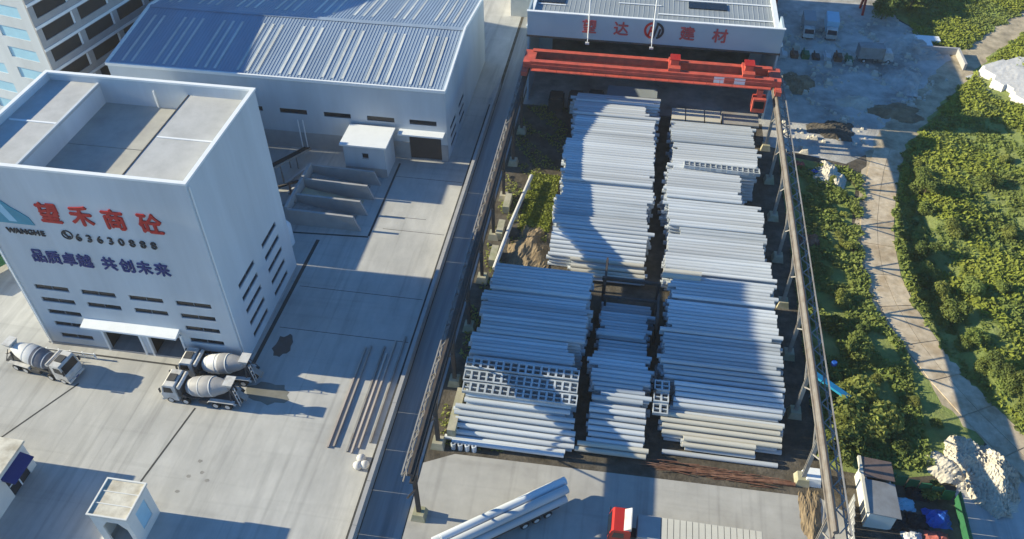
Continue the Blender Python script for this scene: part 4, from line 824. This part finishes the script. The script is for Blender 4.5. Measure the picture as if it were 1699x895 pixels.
# hedge along the right edge of the track
L1 = 'bush in the roadside hedge right of the slab road'
for i in range(0, len(cl), 2):
    p = cl[i]; n_ = nrm(i, cl)
    if not 50 < p.y < 112: continue
    side = 1 if n_.x > 0 else -1
    for d in ((4.2, 5.8) if i % 4 else (4.6,)):
        x, y = p.x + side * n_.x * d + rnd.uniform(-.6, .6), p.y + side * n_.y * d + rnd.uniform(-.8, .8)
        plant(rnd.choice('aace' if d < 5 else 'aabdf'), x, y, rnd.uniform(.3, .5) if d < 5 else rnd.uniform(.35, .65), L1, 'roadside hedge bushes'); NB += 1
# thicket on the field
L2 = 'bush in the thicket covering the field at the right'
pts = []
tries = 0
while len(pts) < 24 and tries < 6000:
    tries += 1; x, y = rnd.uniform(41, 84), rnd.uniform(50, 172)
    d, s = road_dist(x, y); k = cla[np.hypot(cla[:, 0] - x, cla[:, 1] - y).argmin()]
    if x < k[0] or d < 9.5 or (y > 128 and x < 62) or (60 < x < 76 and 131 < y < 147): continue
    if x > .62 * (y + 25): continue
    if any((x - a) ** 2 + (y - c) ** 2 < 7.5 for a, c in pts): continue
    pts.append((x, y)); plant(rnd.choice('aaabcdff'), x, y, rnd.uniform(.3, .6), L2, 'field thicket bushes')
# trees left of the track
L3 = 'tree in the belt between the crane runway and the track'
for x, y, s, k in ((27.0, 67, 1.0, 'a'), (29.6, 70.5, 1.1, 'd'), (31.5, 66.5, 1.0, 'f'), (27.6, 74.5, 1.0, 'a'), (31.3, 74.5, .9, 'b'), (29.4, 79.5, .8, 'f'), (31.2, 82.5, .7, 'c'), (26.6, 84, .6, 'a'), (34.2, 68.5, .9, 'a'), (35.2, 64.2, .9, 'f'), (37.2, 61.4, .9, 'a'), (33.8, 61.2, .9, 'b')):
    plant(k, x, y, s * (.55 if x < 30.5 else .32), L3, 'trees beside the right crane runway', 'tree', 'tree')
for x, y, s, k, lab in ((27.6, 59.8, 1.0, 'f', 'bright green tree at the front beside the right runway'), (30.6, 60.2, .85, 'f', 'bright green round tree just behind the grey tin shed'), (25.9, 56.0, .9, 'a', 'small bright green tree between white footing and tin shed'), (28.8, 64.0, .8, 'f', 'lit yellow green tree beside the blue chute'), (32.6, 57.8, .8, 'e', 'low dark bush right of the tin shed'), (35.0, 52.6, .55, 'c', 'small yellow green bush inside the green fence corner')):
    plant(k, x, y, s, lab, None, 'tree', 'tree')
L4 = 'shrub in the lit strip beside the slab road'
for i in range(22):
    y = rnd.uniform(84, 106); x = rnd.uniform(26.5, 31.8) + (y - 84) * .05; plant(rnd.choice('ccfae'), x, y, rnd.uniform(.25, .5), L4, 'shrubs in the verge left of the slab road')
for x, y, s, lab in ((49.5, 163, 1.0, 'shaded tree left of the far clearing, top right'), (53.5, 166, 1.1, 'shaded tree beside the far bend at the top right'), (47, 160, .9, 'shaded tree nearest the red gantry at the top right'), (51, 170, 1.2, 'shaded tree at the top edge behind the yard')): plant('b', x, y, s, lab, None, 'tree', 'tree')
# undergrowth and grass: nobody could count it
g_ = np.random.default_rng(3); P = []
while len(P) < 90000:
    x, y = g_.uniform(38, 92), g_.uniform(46, 175)
    d, s = road_dist(x, y); k = cla[np.hypot(cla[:, 0] - x, cla[:, 1] - y).argmin()]
    if (x < k[0] and not (y > 150 and x > 52)) or d < 2.2 + .4 * math.sin(y * 1.7) or x > .66 * (y + 25): continue
    if 60 < x < 76 and 132 < y < 146 and g_.uniform() < .97: continue
    c = math.sin(x * .5 + math.sin(y * .33) * 2) * math.sin(y * .41 + 1.1 * math.sin(x * .27))
    if g_.uniform() > .62 + .45 * c: continue
    P.append((x, y, tz(x, y) + g_.uniform(.02, .16) * (1 + 1.6 * max(0, c))))
P = np.array(P); o = link('undergrowth', quads_mesh('undergrowth', leaves(P, np.tile([0, 0, 1.], (len(P), 1)), .42, g_), 'leaf_a')); o['kind'] = 'stuff'; o['label'] = 'dense green undergrowth covering the field right of the track'
P = []
while len(P) < 16000:
    x, y = g_.uniform(24, 36), g_.uniform(55, 109)
    d, s = road_dist(x, y); k = cla[np.hypot(cla[:, 0] - x, cla[:, 1] - y).argmin()]
    if x > k[0] or d < 2.3 + .4 * math.sin(y * 1.3 + x): continue
    if math.sin(x * .9 + y * .3) * math.sin(y * .5) < -.35: continue
    P.append((x, y, .02 + g_.uniform(0, .5)))
P = np.array(P); o = link('verge_plants', quads_mesh('verge_plants', leaves(P, np.tile([0, 0, 1.], (len(P), 1)), .34, g_), 'leaf_a')); o['kind'] = 'stuff'; o['label'] = 'low plants between the crane runway and the slab road'
P = []
while len(P) < 34000:
    x, y = g_.uniform(38, 92), g_.uniform(46, 175)
    d, s = road_dist(x, y); k = cla[np.hypot(cla[:, 0] - x, cla[:, 1] - y).argmin()]
    if (x < k[0] and not (y > 150 and x > 52)) or d < 2.5 or x > .66 * (y + 25): continue
    if 60 < x < 76 and 132 < y < 146 and g_.uniform() < .9: continue
    c = math.sin(x * .23 + 2.2 * math.sin(y * .11)) * math.sin(y * .19 + 1.6 * math.sin(x * .15)) + .35 * math.sin(x * 1.1 + y * .8)
    if g_.uniform() > .12 + .8 * c: continue
    P.append((x, y, tz(x, y) + g_.uniform(.05, .5)))
P = np.array(P); o = link('tall_grass', quads_mesh('tall_grass', leaves(P, np.tile([-.2, 0, 1.], (len(P), 1)), .36, g_, 2.0), 'grass_blade')); o['kind'] = 'stuff'; o['label'] = 'patches of bright yellow green grass over the field'
P = np.column_stack([g_.uniform(-16.5, -8.8, 5200), g_.uniform(50.5, 119, 5200), g_.uniform(.02, .3, 5200)]); P = P[np.sin(P[:, 1] * .8 + P[:, 0]) * np.sin(P[:, 1] * .37) > -.1]
o = link('runway_weeds', quads_mesh('runway_weeds', leaves(P, np.tile([0, 0, 1.], (len(P), 1)), .3, g_), 'leaf_c')); o['kind'] = 'stuff'; o['label'] = 'sparse weeds on the soil along the left crane runway'
P = np.column_stack([g_.uniform(-12.9, -8.6, 5200), g_.uniform(87.0, 100.0, 5200), np.zeros(5200)]); P[:, 2] = .05 + g_.uniform(0, .16, 5200)
o = link('grass_patch', quads_mesh('grass_patch', leaves(P, np.tile([0, .4, 1.], (len(P), 1)), .3, g_), 'grass_blade')); o['kind'] = 'stuff'; o['label'] = 'bright lit grass patch beside the back left pipe stack'
# brown spoil next to the grass
def mound(name, label, cx, cy, rx, ry, h, seed, m, rot=0, kind=None, n=26, z0=0.0):
    g2 = np.random.default_rng(seed); ph = g2.uniform(0, 6.28, 12); vs = []
    for a in range(n + 1):
        for b_ in range(n + 1):
            u, v = a / n * 2 - 1, b_ / n * 2 - 1; rr_ = math.hypot(u, v) / (1 + .18 * math.sin(3 * math.atan2(v, u) + ph[0]) + .1 * math.sin(7 * math.atan2(v, u) + ph[1]))
            z = max(0, 1 - rr_ ** 1.4) * h * (1 + .25 * math.sin(u * 7 + ph[2]) * math.sin(v * 6 + ph[3])) + (g2.uniform(-.09, .09) * h if rr_ < 1 else -.5 - .8 * (z0 > 0))
            x_, y_ = u * rx * 1.15, v * ry * 1.15; vs.append((cx + x_ * math.cos(rot) - y_ * math.sin(rot), cy + x_ * math.sin(rot) + y_ * math.cos(rot), z - .04 + z0))
    mb = MB().add(vs, [(a * (n + 1) + b_, (a + 1) * (n + 1) + b_, (a + 1) * (n + 1) + b_ + 1, a * (n + 1) + b_ + 1) for a in range(n) for b_ in range(n)])
    return single(name, mb, m, label, 'mound')
mound('spoil_mound', 'brown earth mound between the silver pipe and the back left stack', -10.8, 83.2, 2.6, 4.6, .9, 1, 'spoil_brown')
mound('rubble_mound', 'large pale rubble mound beside the track at the lower right', 40.9, 55.6, 2.7, 4.2, 2.9, 2, 'rubble', .35, n=60)
mound('rubble_mound', 'low pale rubble spread left of the large mound', 37.4, 56.0, 2.4, 1.8, .8, 3, 'rubble')
mound('rubble_mound', 'long low rubble tail in front of the large mound', 41.2, 52.3, 2.2, 1.1, .5, 9, 'rubble', -.3)
mound('spoil_mound', 'brown leaf litter heap at the front foot of the right runway', 22.7, 47.2, 1.0, 4.0, .5, 4, 'spoil_brown')
mound('rubble_mound', 'pale rubble heap beside the blue rag near the slab road', 31.0, 106.5, 2.2, 3.0, 1.2, 6, 'rubble')
mound('spoil_mound', 'grey gravel heap at the far bend of the track', 50, 149, 5, 4, 1.8, 7, 'dust_ground')
mound('rubble_mound', 'white plastic covered heap at the far right edge', 69, 139.5, 8.0, 5.5, .22, 8, 'rag_pale', .6, z0=1.55)
g3 = random.Random(9)
for k in range(70):
    a = g3.uniform(0, 6.28); d = math.sqrt(g3.random()); x, y = 40.4 + math.cos(a) * d * 3.6, 55.6 + math.sin(a) * d * 4.2; r = g3.uniform(.1, .26); mb = MB().lathe([(-r * .7, r * .3), (-r * .3, r * .9), (r * .2, r), (r * .6, r * .5)], (x, y, .1 + 1.9 * (1 - d)), (g3.uniform(-1, 1), g3.uniform(-1, 1), 1), 6); mb.smooth = False
    single('boulder', mb, 'rubble', 'pale broken boulder lying on the rubble mound', 'boulder', 'boulders on the rubble mound')
# tin shed, fence, junk in the lower right corner
t = thing('tin_shed', 'narrow shed with grey front roof and brown back roof, lower right', 'shed', (29, 51, 0))
part('wall', MB().box(27.6, 27.75, 47.6, 53.4, 0, 2.9).box(27.75, 30.2, 47.6, 47.75, 0, 2.5).box(30.05, 30.2, 47.75, 53.4, 0, 2.5).box(27.75, 30.05, 53.25, 53.4, 0, 2.5), 'booth_white', t)
part('roof', MB().hexa([(27.4, 47.3, 2.9), (30.5, 47.3, 2.52), (30.5, 51.2, 2.52), (27.4, 51.2, 2.9)], [(27.4, 47.3, 3.0), (30.5, 47.3, 2.62), (30.5, 51.2, 2.62), (27.4, 51.2, 3.0)]), 'tin_grey', t)
part('roof', MB().hexa([(27.4, 51.4, 3.1), (30.5, 51.4, 2.72), (30.5, 53.7, 2.72), (27.4, 53.7, 3.1)], [(27.4, 51.4, 3.2), (30.5, 51.4, 2.82), (30.5, 53.7, 2.82), (27.4, 53.7, 3.2)]), 'brown_roof', t)
part('verge_trim', MB().hexa([(27.1, 47.3, 2.8), (27.38, 47.3, 2.8), (27.38, 53.7, 2.9), (27.1, 53.7, 2.9)], [(27.1, 47.3, 3.1), (27.38, 47.3, 3.1), (27.38, 53.7, 3.3), (27.1, 53.7, 3.3)]), 'pipe_cream', t)
t = thing('tin_fence', 'grey corrugated tin fence in front of the narrow shed', 'fence', (26.4, 46, 0))
for k in range(11):
    y = 40.4 + k * .86; x = 25.2 + .13 * k
    part('sheet', MB().box(x, x + .05, y, y + .8, 0, 2.1 + .08 * (k % 3)), 'tin_grey', t)
    part('rib', MB().box(x - .06, x - .003, y + .3, y + .42, 0, 2.0), 'steel_pale', t)
t = thing('green_fence', 'green painted sheet fence beside the shaded pavement, lower right', 'fence', (37.2, 46, 0))
for k in range(8): part('panel', MB().box(36.9 + .03 * k, 37.0 + .03 * k, 38 + k * 1.75, 39.7 + k * 1.75, 0, 1.9), 'green_paint', t)
for k in range(6): part('panel', MB().box(36.9 - 1.1 * (k + 1), 36.86 - 1.1 * k, 52.0 + k * .25, 52.1 + k * .25, 0, 1.6), 'green_paint', t)
def heap(name, label, cat, cx, cy, r, h, m, seed):
    q = random.Random(seed); mb = MB(); n = 9; vs = []
    for a in range(n + 1):
        for b_ in range(n + 1):
            u, v = a / n * 2 - 1, b_ / n * 2 - 1; vs.append((cx + u * r + q.uniform(-.12, .12), cy + v * r * .8 + q.uniform(-.12, .12), max(.02, h * (1 - max(abs(u), abs(v)) ** 2) + q.uniform(-.22, .22) * h) if max(abs(u), abs(v)) < .95 else .02))
    mb.add(vs, [(a * (n + 1) + b_, (a + 1) * (n + 1) + b_, (a + 1) * (n + 1) + b_ + 1, a * (n + 1) + b_ + 1) for a in range(n) for b_ in range(n)]); single(name, mb, m, label, cat)
heap('tarpaulin', 'crumpled bright blue tarpaulin beside the green fence', 'tarpaulin', 35.0, 49.6, 1.3, .9, 'tarp_blue', 1)
heap('tarpaulin', 'pale blue sheet lying right of the narrow shed', 'tarpaulin', 32.2, 50.8, .9, .5, 'pale_blue_paint', 2)
heap('rag_heap', 'red and pale rag heap in front of the blue tarpaulin', 'rags', 34.6, 47.2, 1.2, .6, 'rag_red', 3)
heap('rag_heap', 'pale rag heap left of the red rags at the bottom edge', 'rags', 32.2, 47.0, 1.0, .5, 'rag_pale', 4)
heap('rag_heap', 'pale pink rag lying beside the narrow shed corner', 'rags', 30.95, 51.2, .5, .5, 'rag_pale', 5)
heap('tarpaulin', 'small blue rag near the pale rubble by the slab road', 'tarpaulin', 28.9, 106.8, .9, .6, 'tarp_blue', 6)
heap('rag_heap', 'reddish rag heap beside the right runway near the far end', 'rags', 26.9, 108.4, .9, .7, 'rag_red', 7)
heap('rag_heap', 'rusty red scrap heap under shrubs beside the right runway', 'rags', 26.6, 90.5, 1.5, 1.2, 'rust', 8)
for i, (x, y) in enumerate(((33.0, 49.0), (31.0, 48.4), (33.6, 52.3))):
    heap('tyre_heap', ('dark junk heap left of the blue tarpaulin', 'dark junk heap along the narrow shed wall', 'dark junk heap behind the pale blue sheet')[i], 'junk', x, y, 1.1, .6, 'tyre', 10 + i)
t = thing('blue_chute', 'bright blue metal chute sticking out beside the right runway', 'chute', (26.5, 62.2, 0))
part('trough', MB().bar((23.3, 63.6, 4.0), (27.6, 61.8, 2.4), .7, .3), 'sheet_blue', t); part('leg', MB().bar((27.2, 62.0, 0), (27.2, 62.0, 2.4), .12), 'steel_grey', t); part('leg', MB().bar((24.0, 63.3, 0), (24.0, 63.3, 3.6), .12), 'steel_grey', t)
single('blue_barrel', MB().lathe([(0, .28), (.1, .32), (.8, .32), (.9, .28)], (26.8, 67.4, 1.0), (0, 0, 1), 12).box(26.4, 27.2, 67.0, 67.8, 0, 1.0), 'tarp_blue', 'small blue barrel on a stand behind the blue chute', 'barrel')

# ---------------------------------------------------------------- far yard at the top right, in the hall's shadow
def van(label, x, y, rz, m, cm):
    t = thing('cargo_truck', label, 'truck', (x, y, .012), rz)
    c_ = part('cab', MB().prism([(1.3, .5), (3.0, .5), (3.0, 1.3), (2.6, 2.1), (1.3, 2.1)], 'y', -.95, .95), cm, t, False); part('windscreen', MB().hexa([(3.02, -.85, 1.32), (3.05, -.85, 1.32), (3.05, .85, 1.32), (3.02, .85, 1.32)], [(2.65, -.8, 2.0), (2.68, -.8, 2.0), (2.68, .8, 2.0), (2.65, .8, 2.0)]), 'glass', c_, False)
    part('box', MB().box(-3.2, 1.15, -1.1, 1.1, .9, 3.0), m, t, False); part('chassis', MB().box(-3.1, 2.8, -.4, .4, .5, .88), 'chassis', t, False)
    for s in (-1, 1):
        for xx in (2.2, -2.0): wheel(t, xx, s * .85, .4, .28, s)
van('pale blue box truck in the shaded yard behind the hall corner', 36.4, 152.2, R(-95), 'pale_blue_paint', 'truck_white'); van('grey box truck left of the pale blue one in the shaded yard', 32.2, 152.0, R(-93), 'grey_roof', 'truck_white')
van('white small truck at the right end of the scrap row in the shaded yard', 43.0, 143.0, R(3), 'tin_grey', 'truck_white')
t = thing('gantry_frame', 'dark red gantry frame in the shaded yard at the top right', 'gantry', (36, 163, 0))
part('beam', MB().box(26, 44.5, 162.0, 163.0, 5.2, 6.2), 'truck_red', t)
for x in (27, 43.6): part('leg', MB().bar((x, 161.0, 0), (x, 162.4, 5.2), .4).bar((x, 164.2, 0), (x, 162.7, 5.2), .4), 'truck_red', t)
for i in range(7):
    x = 26.5 + i * 1.9; single('scrap_pallet', MB().box(x, x + 1.3, 141.6, 143.4, .02, .5 + .2 * (i % 3)).box(x + .3, x + .5, 141.2, 143.8, .5 + .2 * (i % 3), .8 + .2 * (i % 3)), ('steel_pale', 'rust', 'green_paint', 'steel_dark')[i % 4], 'scrap pallet in the row across the shaded yard behind the hall', 'pallet', 'scrap pallets in the shaded yard')
single('white_sheet_stack', MB().box(49, 54, 148.5, 151, .02, 1.0).box(51, 56, 151.2, 153, .02, .7), 'white_trim', 'stack of white sheets at the edge of the shaded yard, top right', 'sheets')
t = thing('low_wall', 'low pale L-shaped wall beside the far bend of the track', 'wall', (55, 146, 0)); part('wall', MB().box(51.5, 58.4, 147.5, 147.9, 0, 1.3), 'dado', t); part('wall', MB().box(58.0, 58.4, 142.0, 147.48, 0, 1.3), 'dado', t)
q = random.Random(31); mb = MB()
for k in range(900):
    x, y = q.uniform(24, 55), q.uniform(112, 160)
    if x > 34 + (y - 110) * .75: continue
    if math.sin(x * .5) * math.sin(y * .4 + x * .2) < -.1: continue
    z = q.uniform(.1, .42) * (1 if q.random() < .9 else 2); mb.hexa([(x - z, y - z * .7, 0), (x + z * .8, y - z, 0), (x + z, y + z * .8, 0), (x - z * .7, y + z, 0)], [(x - z * .5, y - z * .4, z * .7), (x + z * .5, y - z * .6, z * .9), (x + z * .6, y + z * .5, z * .8), (x - z * .4, y + z * .5, z)])
stuff('scattered_rubble', mb, 'rubble', 'loose rubble scattered over the shaded far yard')
for i, (x, y, rx, ry, h, m, lab) in enumerate(((44, 126, 4, 2.6, 1.0, 'spoil_brown', 'dark earth heap at the edge of the shaded yard near the track'), (47, 137, 3, 5, 1.1, 'dust_ground', 'long grey gravel heap beside the far bend'), (33, 119, 3.5, 2.5, .9, 'soil', 'dark soil heap beside the far end of the right runway'), (38, 128, 3, 2, .7, 'rubble', 'low pale rubble heap in the middle of the shaded yard'), (29, 133, 2.4, 3.4, .8, 'spoil_brown', 'brown heap along the hall wall'))):
    mound('spoil_mound', lab, x, y, rx, ry, h, 40 + i, m)
# buildings seen in the gap between warehouse and hall
single('far_shed', MB().box(-24, -17.8, 150, 158, 0, 4).box(-24.3, -17.5, 149.7, 158.3, 4, 4.25), 'booth_white', 'pale small shed in the gap between warehouse and hall', 'shed')

# ---------------------------------------------------------------- thin morning haze over the whole site
hm = bpy.data.materials.new('haze'); hm.use_nodes = True; hn = hm.node_tree; hn.nodes.clear()
ho = hn.nodes.new('ShaderNodeOutputMaterial'); hv = hn.nodes.new('ShaderNodeVolumePrincipled'); hv.inputs['Density'].default_value = 0.00017; hv.inputs['Color'].default_value = (0.95, 0.95, 0.95, 1); hv.inputs['Anisotropy'].default_value = 0.2
hn.links.new(hv.outputs[0], ho.inputs['Volume']); MATS['haze'] = hm
hz = link('haze', MB().box(-620, 620, -220, 920, -1.5, 77).mesh('haze', 'haze')); hz['kind'] = 'stuff'; hz['label'] = 'thin pale morning haze over the whole site'
